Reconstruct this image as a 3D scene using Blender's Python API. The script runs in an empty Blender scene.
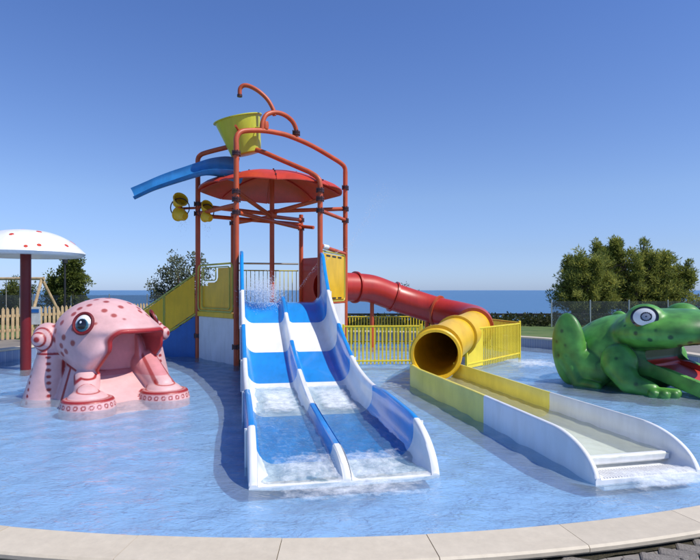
import bpy, math, random
import numpy as np
from mathutils import Vector, Matrix, Quaternion, noise as mnoise
random.seed(7); rng = np.random.default_rng(7)
C = bpy.context.scene.collection
sc = bpy.context.scene
R = math.radians
# ---------------------------------------------------------------- camera, sky, sun, exposure
CAM_H = 1.7; FPX = 560.0
cam = bpy.data.cameras.new('camera'); camo = bpy.data.objects.new('camera', cam); C.objects.link(camo)
camo.location = (0, 0, CAM_H); camo.rotation_euler = (R(90), 0, 0)
cam.sensor_width = 36; cam.lens = 36 * FPX / 700; cam.shift_y = 10.0 / 700
cam.clip_end = 90000; cam.clip_start = 0.05
sc.camera = camo
SUN_EL, SUN_AZ = 52, 114          # azimuth clockwise from +Y (view direction)
w = bpy.data.worlds.new('World'); sc.world = w; w.use_nodes = True
nt = w.node_tree
sky = nt.nodes.new('ShaderNodeTexSky'); sky.sky_type = 'NISHITA'; sky.sun_disc = False
sky.sun_elevation = R(SUN_EL); sky.sun_rotation = R(SUN_AZ)
sky.altitude = 50; sky.air_density = 1.0; sky.dust_density = 0.35; sky.ozone_density = 2.2
bg = nt.nodes['Background']; bg.inputs[1].default_value = 0.115
wtc = nt.nodes.new('ShaderNodeTexCoord'); wsx = nt.nodes.new('ShaderNodeSeparateXYZ'); nt.links.new(wtc.outputs['Generated'], wsx.inputs[0])
wr = nt.nodes.new('ShaderNodeValToRGB'); els = wr.color_ramp.elements
for k_, (p_, c_) in enumerate([(0.0, (.53, .72, 1.33)), (.07, (.60, .70, 1.06)), (.16, (.72, .80, 1.05)), (.43, (.60, .75, 1.13))]):
    if k_ > 1: els.new(p_)
for k_, (p_, c_) in enumerate([(0.0, (.53, .72, 1.33)), (.07, (.60, .70, 1.06)), (.16, (.72, .80, 1.05)), (.43, (.60, .75, 1.13))]):
    els[k_].position = p_; els[k_].color = c_ + (1,)
wm = nt.nodes.new('ShaderNodeVectorMath'); wm.operation = 'MULTIPLY'
nt.links.new(wsx.outputs[2], wr.inputs[0]); nt.links.new(sky.outputs[0], wm.inputs[0]); nt.links.new(wr.outputs[0], wm.inputs[1]); nt.links.new(wm.outputs[0], bg.inputs[0])
sun = bpy.data.lights.new('sun', 'SUN'); sun.energy = 3.9; sun.angle = R(0.5); sun.color = (1, .95, .87)
suno = bpy.data.objects.new('sun', sun); C.objects.link(suno)
sd = Vector((math.sin(R(SUN_AZ)) * math.cos(R(SUN_EL)), math.cos(R(SUN_AZ)) * math.cos(R(SUN_EL)), math.sin(R(SUN_EL))))
suno.rotation_euler = sd.to_track_quat('Z', 'Y').to_euler()
sc.view_settings.view_transform = 'Standard'; sc.view_settings.look = 'None'
sc.view_settings.exposure = 0.26; sc.view_settings.gamma = 1
sc.render.engine = 'CYCLES'
sc.cycles.max_bounces = 10; sc.cycles.transparent_max_bounces = 16

# ---------------------------------------------------------------- materials
def lin(r, g, b):
    f = lambda c: (c / 255 / 12.92) if c <= 10 else ((c / 255 + .055) / 1.055) ** 2.4
    return (f(r), f(g), f(b))
def newmat(name):
    m = bpy.data.materials.new(name); m.use_nodes = True
    return m, m.node_tree.nodes, m.node_tree.links, m.node_tree.nodes['Principled BSDF']
def ramp(N, stops):
    r = N.new('ShaderNodeValToRGB'); e = r.color_ramp.elements
    while len(e) < len(stops): e.new(0.5)
    for k, (p, c) in enumerate(stops):
        e[k].position = p; e[k].color = tuple(c) + (1,) if len(c) == 3 else c
    return r
def noise(N, L, scale, detail=4, rough=.55, vec=None):
    n = N.new('ShaderNodeTexNoise'); n.inputs['Scale'].default_value = scale
    n.inputs['Detail'].default_value = detail; n.inputs['Roughness'].default_value = rough
    if vec is None:
        tc = N.new('ShaderNodeTexCoord'); vec = tc.outputs['Object']
    L.new(vec, n.inputs['Vector']); return n
def paint(name, col, rough=.35, var=.12, scale=3.0, bump=.02, coat=0.0, fade=(.75, .75, .75), spec=.5):
    """weathered outdoor paint or gelcoat: broad fading, fine grime, faint orange peel"""
    m, N, L, P = newmat(name)
    n1 = noise(N, L, scale, 3); n2 = noise(N, L, scale * 9, 5, .65)
    c0 = tuple(c * (1 - var) for c in col); c1 = tuple(min(1, c * (1 + var * .6)) for c in col)
    r = ramp(N, [(.3, c0), (.7, c1)]); L.new(n1.outputs[0], r.inputs[0])
    mix = N.new('ShaderNodeMixRGB'); mix.inputs[2].default_value = tuple(c * f + .02 for c, f in zip(col, fade)) + (1,)
    r2 = ramp(N, [(.55, (0, 0, 0)), (.8, (.5, .5, .5))]); L.new(n2.outputs[0], r2.inputs[0])
    L.new(r2.outputs[0], mix.inputs[0]); L.new(r.outputs[0], mix.inputs[1])
    tc = N.new('ShaderNodeTexCoord'); mp = N.new('ShaderNodeMapping'); mp.inputs['Scale'].default_value = (7, 2.2, .9); L.new(tc.outputs['Object'], mp.inputs[0])
    n3 = noise(N, L, 1.6, 5, .6, mp.outputs[0]); r3 = ramp(N, [(.40, (.93, .925, .91)), (.56, (1, 1, 1))]); L.new(n3.outputs[0], r3.inputs[0])
    ms = N.new('ShaderNodeMixRGB'); ms.blend_type = 'MULTIPLY'; ms.inputs[0].default_value = 1; L.new(mix.outputs[0], ms.inputs[1]); L.new(r3.outputs[0], ms.inputs[2])
    L.new(ms.outputs[0], P.inputs['Base Color'])
    rr = N.new('ShaderNodeMapRange'); rr.inputs[3].default_value = rough * .92; rr.inputs[4].default_value = min(1, rough * 1.15)
    L.new(n2.outputs[0], rr.inputs[0]); L.new(rr.outputs[0], P.inputs['Roughness'])
    P.inputs['Coat Weight'].default_value = coat; P.inputs['Specular IOR Level'].default_value = spec
    if bump:
        b = N.new('ShaderNodeBump'); b.inputs['Strength'].default_value = bump * 5; b.inputs['Distance'].default_value = .01
        L.new(n1.outputs[0], b.inputs['Height']); L.new(b.outputs[0], P.inputs['Normal'])
    return m
M = {}
M['red_post'] = paint('orange red powder coat', (.52, .085, .025), .45, .2, 2.0)
M['red_dark'] = paint('red fibreglass', (.46, .028, .014), .36, .15, 2.0, coat=.05)
M['red_dome'] = paint('sun faded red fibreglass', (.58, .05, .02), .4, .2, 1.5)
M['maroon'] = paint('dark red paint', (.17, .008, .01), .4, .15)
M['yellow'] = paint('yellow fibreglass', (.78, .47, .015), .38, .12, 2.0)
M['yellow_sheet'] = paint('yellow plastic sheet', (.84, .46, .008), .42, .12, 2.0)
M['yellow_green'] = paint('yellow green powder coat', (.50, .46, .06), .4, .12)
M['yellow_fence'] = paint('yellow fence paint', (.80, .62, .03), .45, .1)
M['yellow_pale'] = paint('lemon yellow gelcoat', (.90, .77, .14), .3, .1, 2.0)
M['lime'] = paint('lime yellow plastic', (.56, .58, .05), .4, .1, 2.0)
M['blue'] = paint('blue gelcoat', (.008, .265, .70), .24, .12, 2.0, coat=.3, bump=0)
M['blue_side'] = paint('mid blue plastic sheet', (.012, .11, .36), .4, .15)
M['blue_flume'] = paint('faded blue fibreglass', (.03, .21, .52), .35, .3, 1.6)
M['white'] = paint('white gelcoat', (.80, .81, .80), .3, .03, 2.0, coat=.1, fade=(.985, .985, .97), bump=0)
M['white_panel'] = paint('white plastic sheet', (.70, .70, .70), .45, .08, fade=(.9, .9, .9))
M['clamp'] = paint('dark bolted clamp metal', (.06, .018, .02), .45, .3, 20)
M['steel'] = paint('brushed steel tube', (.45, .47, .46), .35, .1); M['steel'].node_tree.nodes['Principled BSDF'].inputs['Metallic'].default_value = .7
M['black'] = paint('black lamp post paint', (.02, .02, .025), .5)
M['wood'] = paint('bleached softwood', (.50, .36, .20), .8, .3, 6, bump=.15)
M['wood_dark'] = paint('weathered timber', (.30, .20, .12), .8, .3, 6, bump=.15)
M['grey_sign'] = paint('pale grey sign face', (.5, .53, .52), .5, .15, 8)
M['rope'] = paint('grey rope', (.35, .33, .3), .9)

def attr_mat(name, rough=.45, var=.12, coat=.06, bump=.08, bscale=30):
    m, N, L, P = newmat(name)
    a = N.new('ShaderNodeAttribute'); a.attribute_name = 'Col'
    n1 = noise(N, L, 4.0, 6, .65)
    mr = N.new('ShaderNodeMapRange'); mr.inputs[1].default_value = .3; mr.inputs[2].default_value = .7
    mr.inputs[3].default_value = 1 - var * 1.5; mr.inputs[4].default_value = 1 + var * .5
    L.new(n1.outputs[0], mr.inputs[0])
    mul = N.new('ShaderNodeVectorMath'); mul.operation = 'SCALE'
    L.new(a.outputs['Color'], mul.inputs[0]); L.new(mr.outputs[0], mul.inputs['Scale'])
    L.new(mul.outputs[0], P.inputs['Base Color']); P.inputs['Roughness'].default_value = rough
    P.inputs['Coat Weight'].default_value = coat
    n2 = noise(N, L, bscale, 5, .6)
    b = N.new('ShaderNodeBump'); b.inputs['Strength'].default_value = bump; b.inputs['Distance'].default_value = .01
    L.new(n2.outputs[0], b.inputs['Height']); L.new(b.outputs[0], P.inputs['Normal'])
    return m
M['figure'] = attr_mat('hand painted fibreglass figure')
M['eye'] = attr_mat('glossy painted eye', .12, .03, .5, 0)

def leaf_mat(name):
    m, N, L, P = newmat(name)
    a = N.new('ShaderNodeAttribute'); a.attribute_name = 'Col'
    L.new(a.outputs['Color'], P.inputs['Base Color']); P.inputs['Roughness'].default_value = .6
    P.inputs['Specular IOR Level'].default_value = .25
    t = N.new('ShaderNodeBsdfTranslucent'); L.new(a.outputs['Color'], t.inputs[0])
    mx = N.new('ShaderNodeMixShader'); mx.inputs[0].default_value = .45
    L.new(P.outputs[0], mx.inputs[1]); L.new(t.outputs[0], mx.inputs[2]); L.new(mx.outputs[0], N['Material Output'].inputs[0])
    return m
M['leaf'] = leaf_mat('leaf')
M['bark'] = paint('bark', (.10, .07, .05), .9, .3, 8, bump=.3)

def water_mat(name, tint, scat, scatf, s1=2.2, bump=.5, streak=(.5, .72), rough=.03, bdist=.05):
    m, N, L, P = newmat(name); N.remove(P)
    tc = N.new('ShaderNodeTexCoord')
    mp = N.new('ShaderNodeMapping'); mp.inputs['Scale'].default_value = (1, 1.6, 1); mp.inputs['Rotation'].default_value = (0, 0, .35)
    L.new(tc.outputs['Object'], mp.inputs[0])
    wn = noise(N, L, s1 * .8, 3, .5, mp.outputs[0])
    vm = N.new('ShaderNodeVectorMath'); vm.operation = 'MULTIPLY_ADD'; vm.inputs[1].default_value = (.5, .5, .5)
    L.new(wn.outputs['Color'], vm.inputs[0]); L.new(mp.outputs[0], vm.inputs[2])
    n1 = noise(N, L, s1, 4, .6, vm.outputs[0]); n2 = noise(N, L, s1 * 5, 4, .6, vm.outputs[0])
    add = N.new('ShaderNodeMath'); add.operation = 'MULTIPLY_ADD'; add.inputs[1].default_value = .45
    L.new(n2.outputs[0], add.inputs[0]); L.new(n1.outputs[0], add.inputs[2])
    b = N.new('ShaderNodeBump'); b.inputs['Strength'].default_value = bump; b.inputs['Distance'].default_value = bdist
    L.new(add.outputs[0], b.inputs['Height'])
    fr = N.new('ShaderNodeFresnel'); fr.inputs[0].default_value = 1.33; L.new(b.outputs[0], fr.inputs[1])
    gl = N.new('ShaderNodeBsdfGlossy'); gl.inputs['Roughness'].default_value = rough; L.new(b.outputs[0], gl.inputs['Normal'])
    tr = N.new('ShaderNodeBsdfTransparent'); tr.inputs[0].default_value = tint + (1,)
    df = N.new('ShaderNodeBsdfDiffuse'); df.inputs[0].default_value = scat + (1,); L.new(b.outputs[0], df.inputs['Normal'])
    # aerated water in pale ridged streaks, which also imitate rippling wave light
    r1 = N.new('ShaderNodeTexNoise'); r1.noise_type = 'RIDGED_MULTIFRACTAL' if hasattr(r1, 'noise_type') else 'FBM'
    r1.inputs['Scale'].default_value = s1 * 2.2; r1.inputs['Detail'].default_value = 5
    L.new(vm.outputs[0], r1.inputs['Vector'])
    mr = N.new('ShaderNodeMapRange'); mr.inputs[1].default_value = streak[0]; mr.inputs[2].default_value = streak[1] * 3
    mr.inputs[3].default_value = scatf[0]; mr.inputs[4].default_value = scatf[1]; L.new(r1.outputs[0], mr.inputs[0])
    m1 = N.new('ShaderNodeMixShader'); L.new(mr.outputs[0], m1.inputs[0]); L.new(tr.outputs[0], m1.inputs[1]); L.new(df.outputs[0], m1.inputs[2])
    m2 = N.new('ShaderNodeMixShader'); L.new(fr.outputs[0], m2.inputs[0]); L.new(m1.outputs[0], m2.inputs[1]); L.new(gl.outputs[0], m2.inputs[2])
    L.new(m2.outputs[0], N['Material Output'].inputs[0])
    return m
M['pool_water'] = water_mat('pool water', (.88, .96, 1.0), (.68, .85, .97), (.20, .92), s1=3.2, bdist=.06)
M['slide_water'] = water_mat('shallow splashing water', (.94, .99, 1.0), (.28, .64, .98), (.16, .85), 7.0, .8, rough=.05, bdist=.025, streak=(.60, .50))
M['chute_water'] = water_mat('milky chute water', (.96, 1, .96), (.90, .93, .66), (.22, .62), 4.0, .5, rough=.10, bdist=.008)

def foam_mat():
    m, N, L, P = newmat('white water foam')
    P.inputs['Base Color'].default_value = (.9, .94, .97, 1); P.inputs['Roughness'].default_value = .6
    a = N.new('ShaderNodeAttribute'); a.attribute_name = 'Col'
    n1 = noise(N, L, 9, 6, .7)
    ad = N.new('ShaderNodeMath'); ad.operation = 'ADD'; L.new(a.outputs['Fac'], ad.inputs[0]); L.new(n1.outputs[0], ad.inputs[1])
    mr = N.new('ShaderNodeMapRange'); mr.inputs[1].default_value = .75; mr.inputs[2].default_value = 1.35; mr.inputs[4].default_value = .9
    L.new(ad.outputs[0], mr.inputs[0])
    tr = N.new('ShaderNodeBsdfTransparent'); mx = N.new('ShaderNodeMixShader')
    L.new(mr.outputs[0], mx.inputs[0]); L.new(tr.outputs[0], mx.inputs[1]); L.new(P.outputs[0], mx.inputs[2])
    b = N.new('ShaderNodeBump'); b.inputs['Strength'].default_value = .6; b.inputs['Distance'].default_value = .03
    L.new(n1.outputs[0], b.inputs['Height']); L.new(b.outputs[0], P.inputs['Normal'])
    L.new(mx.outputs[0], N['Material Output'].inputs[0]); return m
M['foam'] = foam_mat()
def drop_mat():
    m, N, L, P = newmat('water droplets'); P.inputs['Base Color'].default_value = (.9, .95, 1, 1)
    P.inputs['Roughness'].default_value = .15; P.inputs['Alpha'].default_value = .55; return m
M['drop'] = drop_mat()

def tile_mat(name, col, grout, sx, rough=.3, mottle=.25, bscale=.08):
    m, N, L, P = newmat(name)
    tc = N.new('ShaderNodeTexCoord')
    br = N.new('ShaderNodeTexBrick'); br.offset = 0; br.inputs['Scale'].default_value = sx
    br.inputs['Brick Width'].default_value = .5; br.inputs['Row Height'].default_value = .5; br.inputs['Mortar Size'].default_value = .02
    br.inputs['Color1'].default_value = col + (1,); br.inputs['Color2'].default_value = tuple(c * .93 for c in col) + (1,)
    br.inputs['Mortar'].default_value = grout + (1,); L.new(tc.outputs['Object'], br.inputs[0])
    n = noise(N, L, 1.1, 5, .6); r = ramp(N, [(.3, (1 - mottle,) * 3), (.7, (1.0,) * 3)]); L.new(n.outputs[0], r.inputs[0])
    mx = N.new('ShaderNodeMixRGB'); mx.blend_type = 'MULTIPLY'; mx.inputs[0].default_value = 1
    L.new(br.outputs[0], mx.inputs[1]); L.new(r.outputs[0], mx.inputs[2]); L.new(mx.outputs[0], P.inputs['Base Color'])
    P.inputs['Roughness'].default_value = rough; return m
M['pool_floor'] = tile_mat('blue mosaic floor', (.26, .52, .86), (.30, .54, .86), 9, .4, .18)  # mottled tone stands in for light rippling over the floor
M['pool_side'] = tile_mat('blue mosaic wall', (.20, .27, .42), (.36, .42, .5), 9, .4, .25)

def ground_mat(name, c0, c1, c2, s, bump=.4, rough=.9, fine=40, mul=(.6, 1.15)):
    m, N, L, P = newmat(name)
    n1 = noise(N, L, s, 6, .6); n2 = noise(N, L, s * fine, 4, .7)
    r = ramp(N, [(.32, c0), (.5, c1), (.7, c2)]); L.new(n1.outputs[0], r.inputs[0])
    r2 = ramp(N, [(.3, (mul[0],) * 3), (.7, (mul[1],) * 3)]); L.new(n2.outputs[0], r2.inputs[0])
    mx = N.new('ShaderNodeMixRGB'); mx.blend_type = 'MULTIPLY'; mx.inputs[0].default_value = 1
    L.new(r.outputs[0], mx.inputs[1]); L.new(r2.outputs[0], mx.inputs[2])
    oi = N.new('ShaderNodeObjectInfo'); mo = N.new('ShaderNodeMapRange'); mo.inputs[3].default_value = .90; mo.inputs[4].default_value = 1.04
    L.new(oi.outputs['Random'], mo.inputs[0]); vs = N.new('ShaderNodeVectorMath'); vs.operation = 'SCALE'; L.new(mx.outputs[0], vs.inputs[0]); L.new(mo.outputs[0], vs.inputs['Scale'])
    L.new(vs.outputs[0], P.inputs['Base Color'])
    b = N.new('ShaderNodeBump'); b.inputs['Strength'].default_value = bump; b.inputs['Distance'].default_value = .02
    L.new(n2.outputs[0], b.inputs['Height']); L.new(b.outputs[0], P.inputs['Normal'])
    P.inputs['Roughness'].default_value = rough; return m
M['lawn'] = ground_mat('lawn', (.05, .10, .02), (.10, .17, .035), (.16, .20, .06), .8)
M['hill'] = ground_mat('dry scrub hillside', (.04, .06, .02), (.08, .09, .04), (.13, .12, .07), .15)
M['stone'] = ground_mat('travertine coping', (.58, .50, .375), (.62, .54, .41), (.66, .58, .45), 1.2, .05, .6, 12, (.90, 1.03))
M['paver'] = ground_mat('grey concrete paver', (.20, .18, .155), (.27, .24, .21), (.34, .31, .27), 3, .5, .9, 30)
M['shaded_dirt'] = ground_mat('shaded soil joint', (.035, .03, .015), (.06, .05, .025), (.10, .085, .05), 6, .8, 1, 12)  # dark soil colour also carries the shade beneath the coping edge
M['paving'] = tile_mat('grey paving', (.26, .235, .205), (.12, .10, .08), 5, .85, .25)
def sea_mat():
    m, N, L, P = newmat('sea'); P.inputs['Base Color'].default_value = (.04, .14, .28, 1); P.inputs['Roughness'].default_value = .28
    n1 = noise(N, L, .02, 6, .7)
    b = N.new('ShaderNodeBump'); b.inputs['Strength'].default_value = 1; b.inputs['Distance'].default_value = 6
    L.new(n1.outputs[0], b.inputs['Height']); L.new(b.outputs[0], P.inputs['Normal'])
    return m
M['sea'] = sea_mat()
def glass_mat():
    m, N, L, P = newmat('smoked glass screen'); N.remove(P)
    tr = N.new('ShaderNodeBsdfTransparent'); tr.inputs[0].default_value = (.74, .78, .80, 1)
    gl = N.new('ShaderNodeBsdfGlossy'); gl.inputs['Roughness'].default_value = .08
    df = N.new('ShaderNodeBsdfDiffuse'); df.inputs[0].default_value = (.35, .38, .4, 1)
    n = noise(N, L, 3, 5); mr = N.new('ShaderNodeMapRange'); mr.inputs[3].default_value = .03; mr.inputs[4].default_value = .12; L.new(n.outputs[0], mr.inputs[0])
    m1 = N.new('ShaderNodeMixShader'); L.new(mr.outputs[0], m1.inputs[0]); L.new(tr.outputs[0], m1.inputs[1]); L.new(df.outputs[0], m1.inputs[2])
    fr = N.new('ShaderNodeFresnel'); fr.inputs[0].default_value = 1.3
    m2 = N.new('ShaderNodeMixShader'); L.new(fr.outputs[0], m2.inputs[0]); L.new(m1.outputs[0], m2.inputs[1]); L.new(gl.outputs[0], m2.inputs[2])
    L.new(m2.outputs[0], N['Material Output'].inputs[0]); return m
M['glass'] = glass_mat()

# ---------------------------------------------------------------- object helpers
WL = {}                                            # world position of each object origin
def tag(o, label=None, cat=None, group=None, kind=None):
    if label: o['label'] = label
    if cat: o['category'] = cat
    if group: o['group'] = group
    if kind: o['kind'] = kind
    return o
def thing(name, label, cat, loc, group=None):
    o = bpy.data.objects.new(name, None); C.objects.link(o); o.location = loc; o.empty_display_size = .2
    WL[o.name] = Vector(loc); return tag(o, label, cat, group)
def mesh_of(name, V, F, mat, smooth=True, col=None, auto=None):
    me = bpy.data.meshes.new(name)
    V = np.asarray(V, dtype=np.float64).reshape(-1, 3)
    me.from_pydata(V.tolist(), [], F if isinstance(F, list) else F.tolist())
    me.materials.append(mat)
    if col is not None:
        a = me.color_attributes.new('Col', 'FLOAT_COLOR', 'POINT')
        c = np.ones((len(V), 4)); c[:, :3] = col; a.data.foreach_set('color', c.ravel())
    if smooth: me.polygons.foreach_set('use_smooth', np.ones(len(me.polygons), bool))
    me.update()
    if auto is not None:
        me.set_sharp_from_angle(angle=R(auto))
    return me
def place(name, me, parent=None, loc=(0, 0, 0), rot=(0, 0, 0), label=None):
    o = bpy.data.objects.new(name, me); C.objects.link(o)
    if parent is not None:
        o.parent = parent; o.location = Vector(loc) - WL[parent.name]
    else: o.location = loc
    o.rotation_euler = rot; WL[o.name] = Vector(loc)
    if label: o['label'] = label
    return o
class MB:
    def __init__(s): s.V = []; s.F = []; s.Cc = []
    def add(s, V, F, col=None):
        n = len(s.V); s.V += [tuple(v) for v in V]; s.F += [tuple(i + n for i in f) for f in F]
        if col is not None: s.Cc += [col] * len(V)
        return s
    def box(s, c, d, M3=None, bev=0.0):
        """box with optional chamfer"""
        hx, hy, hz = (k / 2 for k in d); b = min(bev, hx * .45, hy * .45, hz * .45)
        if b <= 0:
            V = [(x * hx, y * hy, z * hz) for x in (-1, 1) for y in (-1, 1) for z in (-1, 1)]
            F = [(0, 1, 3, 2), (4, 6, 7, 5), (0, 4, 5, 1), (2, 3, 7, 6), (0, 2, 6, 4), (1, 5, 7, 3)]
        else:
            V = []; F = []
            lv = [(-hz, b), (-hz + b, 0), (hz - b, 0), (hz, b)]
            for z, k in lv:
                X, Y = hx - k, hy - k; bb = b * .6
                V += [(X, -Y + bb, z), (X, Y - bb, z), (X - bb, Y, z), (-X + bb, Y, z), (-X, Y - bb, z), (-X, -Y + bb, z), (-X + bb, -Y, z), (X - bb, -Y, z)]
            for r_ in range(3):
                for k in range(8): F.append((r_ * 8 + k, r_ * 8 + (k + 1) % 8, (r_ + 1) * 8 + (k + 1) % 8, (r_ + 1) * 8 + k))
            F.append(tuple(range(7, -1, -1))); F.append(tuple(range(24, 32)))
        c = Vector(c)
        V = [(M3 @ Vector(v) if M3 is not None else Vector(v)) + c for v in V]
        return s.add(V, F)
    def tube(s, pts, r, n=14, cap=True, closed=False):
        pts = [Vector(p) for p in pts]; m = len(pts); rs = r if isinstance(r, (list, tuple)) else [r] * m
        fr = frames(pts, closed); V = []; F = []
        for p, (a, b), rr in zip(pts, fr, rs):
            for k in range(n):
                t = 2 * math.pi * k / n; V.append(p + a * rr * math.cos(t) + b * rr * math.sin(t))
        for i in range(m if closed else m - 1):
            j = (i + 1) % m
            for k in range(n): F.append((i * n + k, i * n + (k + 1) % n, j * n + (k + 1) % n, j * n + k))
        if cap and not closed: F.append(tuple(range(n - 1, -1, -1))); F.append(tuple(range((m - 1) * n, m * n)))
        return s.add(V, F)
    def lathe(s, prof, c=(0, 0, 0), n=32, M3=None):
        V = []; F = []; m = len(prof); c = Vector(c)
        for r_, z in prof:
            for k in range(n):
                t = 2 * math.pi * k / n; v = Vector((r_ * math.cos(t), r_ * math.sin(t), z))
                V.append((M3 @ v if M3 is not None else v) + c)
        for i in range(m - 1):
            for k in range(n): F.append((i * n + k, i * n + (k + 1) % n, (i + 1) * n + (k + 1) % n, (i + 1) * n + k))
        if prof[0][0] > 1e-4: F.append(tuple(range(n - 1, -1, -1)))
        if prof[-1][0] > 1e-4: F.append(tuple(range((m - 1) * n, m * n)))
        return s.add(V, F)
    def prism(s, poly, nrm, th):
        """extrude a planar polygon (list of 3-D points) by th along nrm"""
        n = len(poly); d = Vector(nrm).normalized() * th
        V = [Vector(p) for p in poly] + [Vector(p) + d for p in poly]
        F = [tuple(range(n - 1, -1, -1)), tuple(range(n, 2 * n))] + [(k, (k + 1) % n, n + (k + 1) % n, n + k) for k in range(n)]
        return s.add(V, F)
    def out(s, name, mat, parent=None, smooth=True, auto=35, label=None):
        V = np.array([tuple(v) for v in s.V]); c = V.mean(0) if parent is not None else np.zeros(3)
        if parent is not None: c = (V.max(0) + V.min(0)) / 2
        me = mesh_of(name, V - c, s.F, mat, smooth, np.array(s.Cc) if s.Cc else None, auto)
        return place(name, me, parent, tuple(c), label=label)
def frames(pts, closed=False):
    m = len(pts); T = []
    for i in range(m):
        a = pts[(i - 1) % m] if (closed or i > 0) else pts[i]; b = pts[(i + 1) % m] if (closed or i < m - 1) else pts[i]
        T.append((b - a).normalized())
    u = T[0].orthogonal().normalized()
    if abs(T[0].z) < .9: u = T[0].cross(Vector((0, 0, 1))).normalized()
    out = []
    for i in range(m):
        if i: u = (T[i - 1].rotation_difference(T[i]) @ u)
        u = (u - T[i] * u.dot(T[i])).normalized(); out.append((u, T[i].cross(u)))
    return out
def spline(P, n=8):
    P = [Vector(p) for p in P]; Q = [P[0] * 2 - P[1]] + P + [P[-1] * 2 - P[-2]]; out = []
    for i in range(1, len(Q) - 2):
        for k in range(n):
            t = k / n; a, b, c, d = Q[i - 1:i + 3]
            out.append(.5 * ((2 * b) + (c - a) * t + (2 * a - 5 * b + 4 * c - d) * t * t + (3 * b - a - 3 * c + d) * t ** 3))
    out.append(P[-1]); return out
def lerp(a, b, t): return a + (b - a) * t
def interp(t, xs, ys): return float(np.interp(t, xs, ys))
def smoothi(t, xs, ys):
    """monotone-ish smooth interpolation"""
    xs = list(xs); i = max(0, min(len(xs) - 2, int(np.searchsorted(xs, t) - 1)))
    def sl(k):
        if k <= 0: return (ys[1] - ys[0]) / (xs[1] - xs[0])
        if k >= len(xs) - 1: return (ys[-1] - ys[-2]) / (xs[-1] - xs[-2])
        return (ys[k + 1] - ys[k - 1]) / (xs[k + 1] - xs[k - 1])
    h = xs[i + 1] - xs[i]; u = (t - xs[i]) / h
    return ((2 * u ** 3 - 3 * u * u + 1) * ys[i] + (u ** 3 - 2 * u * u + u) * h * sl(i) + (-2 * u ** 3 + 3 * u * u) * ys[i + 1] + (u ** 3 - u * u) * h * sl(i + 1))

# ================================================================ SETTING
PC = (-.45, 11.15); PR = 8.0; GZ = .25; CW = .28
def pool_pt(a, r, z): return (PC[0] + r * math.cos(a), PC[1] + r * math.sin(a), z)
# terrain: plateau round the pool with a round hole, falling away to the sea on the far side
def hillz(x, y):
    d = max(0, y - 27, abs(x + 1) - 45)
    return GZ - .03 - .16 * d if d < 200 else GZ - .03 - 32
V = []; F = []; na = 96; rad = [PR + .1, 9, 10, 12, 14, 16, 18, 22, 28, 40, 60, 90, 140, 230, 400]
for r_ in rad:
    for k in range(na):
        a = 2 * math.pi * k / na; x, y, _ = pool_pt(a, r_, 0); V.append((x, y, hillz(x, y)))
for i in range(len(rad) - 1):
    for k in range(na): F.append((i * na + k, i * na + (k + 1) % na, (i + 1) * na + (k + 1) % na, (i + 1) * na + k))
o = place('lawn', mesh_of('lawn', V, F, M['lawn'])); tag(o, kind='structure')
# scrub hillside strip just beyond the lawn edge, laid on the slope
V = []; F = []; nx = 60
ys = [24.5, 26, 28, 32, 45, 80, 150, 230]
for y in ys:
    for k in range(nx + 1): x = -100 + 200 * k / nx; V.append((x, y, (hillz(x, y) if abs(x + 1) < 45 else hillz(0, y)) + .02))
for i in range(len(ys) - 1):
    for k in range(nx): F.append((i * (nx + 1) + k, i * (nx + 1) + k + 1, (i + 1) * (nx + 1) + k + 1, (i + 1) * (nx + 1) + k))
tag(place('hillside', mesh_of('hillside', V, F, M['hill'])), kind='structure')
S = 60000
tag(place('sea', mesh_of('sea', [(-S, 100, -30), (S, 100, -30), (S, S, -30), (-S, S, -30)], [(0, 1, 2, 3)], M['sea'])), kind='structure')
# pavement ring on the near side and left side
V = []; F = []; a0, a1 = R(150), R(385); n = 90
for k in range(n + 1):
    a = lerp(a0, a1, k / n)
    for r_ in (PR + .3, 9.1, 13.5): V.append(pool_pt(a, r_, GZ - .014 if r_ < 9.05 else GZ - .018))
for k in range(n):
    for j in (0, 1): F.append((k * 3 + j, k * 3 + j + 1, k * 3 + j + 4, k * 3 + j + 3))
pave = place('pavement', mesh_of('pavement', V, F, M['paving'], False)); tag(pave, kind='structure'); WL[pave.name] = Vector((0, 0, 0))
# soil joint between coping and pavers, coloured dark for the shade under the coping
V = []; F = []
for k in range(n + 1):
    a = lerp(R(225), R(330), k / n); V += [pool_pt(a, PR + .2, GZ - .011), pool_pt(a, PR + .30 + .12 * max(0, min(1, (R(275) - a) / .3)) + .012 * math.sin(k * 1.7) + .01 * math.sin(k * 3.1), GZ - .009)]
for k in range(n): F.append((2 * k, 2 * k + 1, 2 * k + 3, 2 * k + 2))
tag(place('shaded_soil_strip', mesh_of('shaded_soil_strip', V, F, M['shaded_dirt'])), kind='structure')
# concrete pavers, set one by one where the photograph shows them
pm = [MB().box((0, 0, 0), (.192, .092, .06), bev=.008).out('paver_src', M['paver']) for _ in range(1)][0]
paver_mesh = pm.data; bpy.data.objects.remove(pm)
cnt = 0; rot = R(-22); cr, sr = math.cos(rot), math.sin(rot)
for j in range(-40, 60):
    for i in range(-30, 30):
        u = i * .2 + (.1 if j % 2 else 0); v = j * .1; x = .9 + u * cr - v * sr; y = 2.7 + u * sr + v * cr
        d = math.hypot(x - PC[0], y - PC[1])
        if PR + .31 < d < 9.02 and -1.2 < x < 3.3 and y < 4.2 and cnt < 290:
            cnt += 1
            place('paver', paver_mesh, pave, (x, y, GZ - .03 + random.uniform(-.003, .004)), (random.uniform(-.01, .01), random.uniform(-.01, .01), rot + random.uniform(-.015, .015)))
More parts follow.
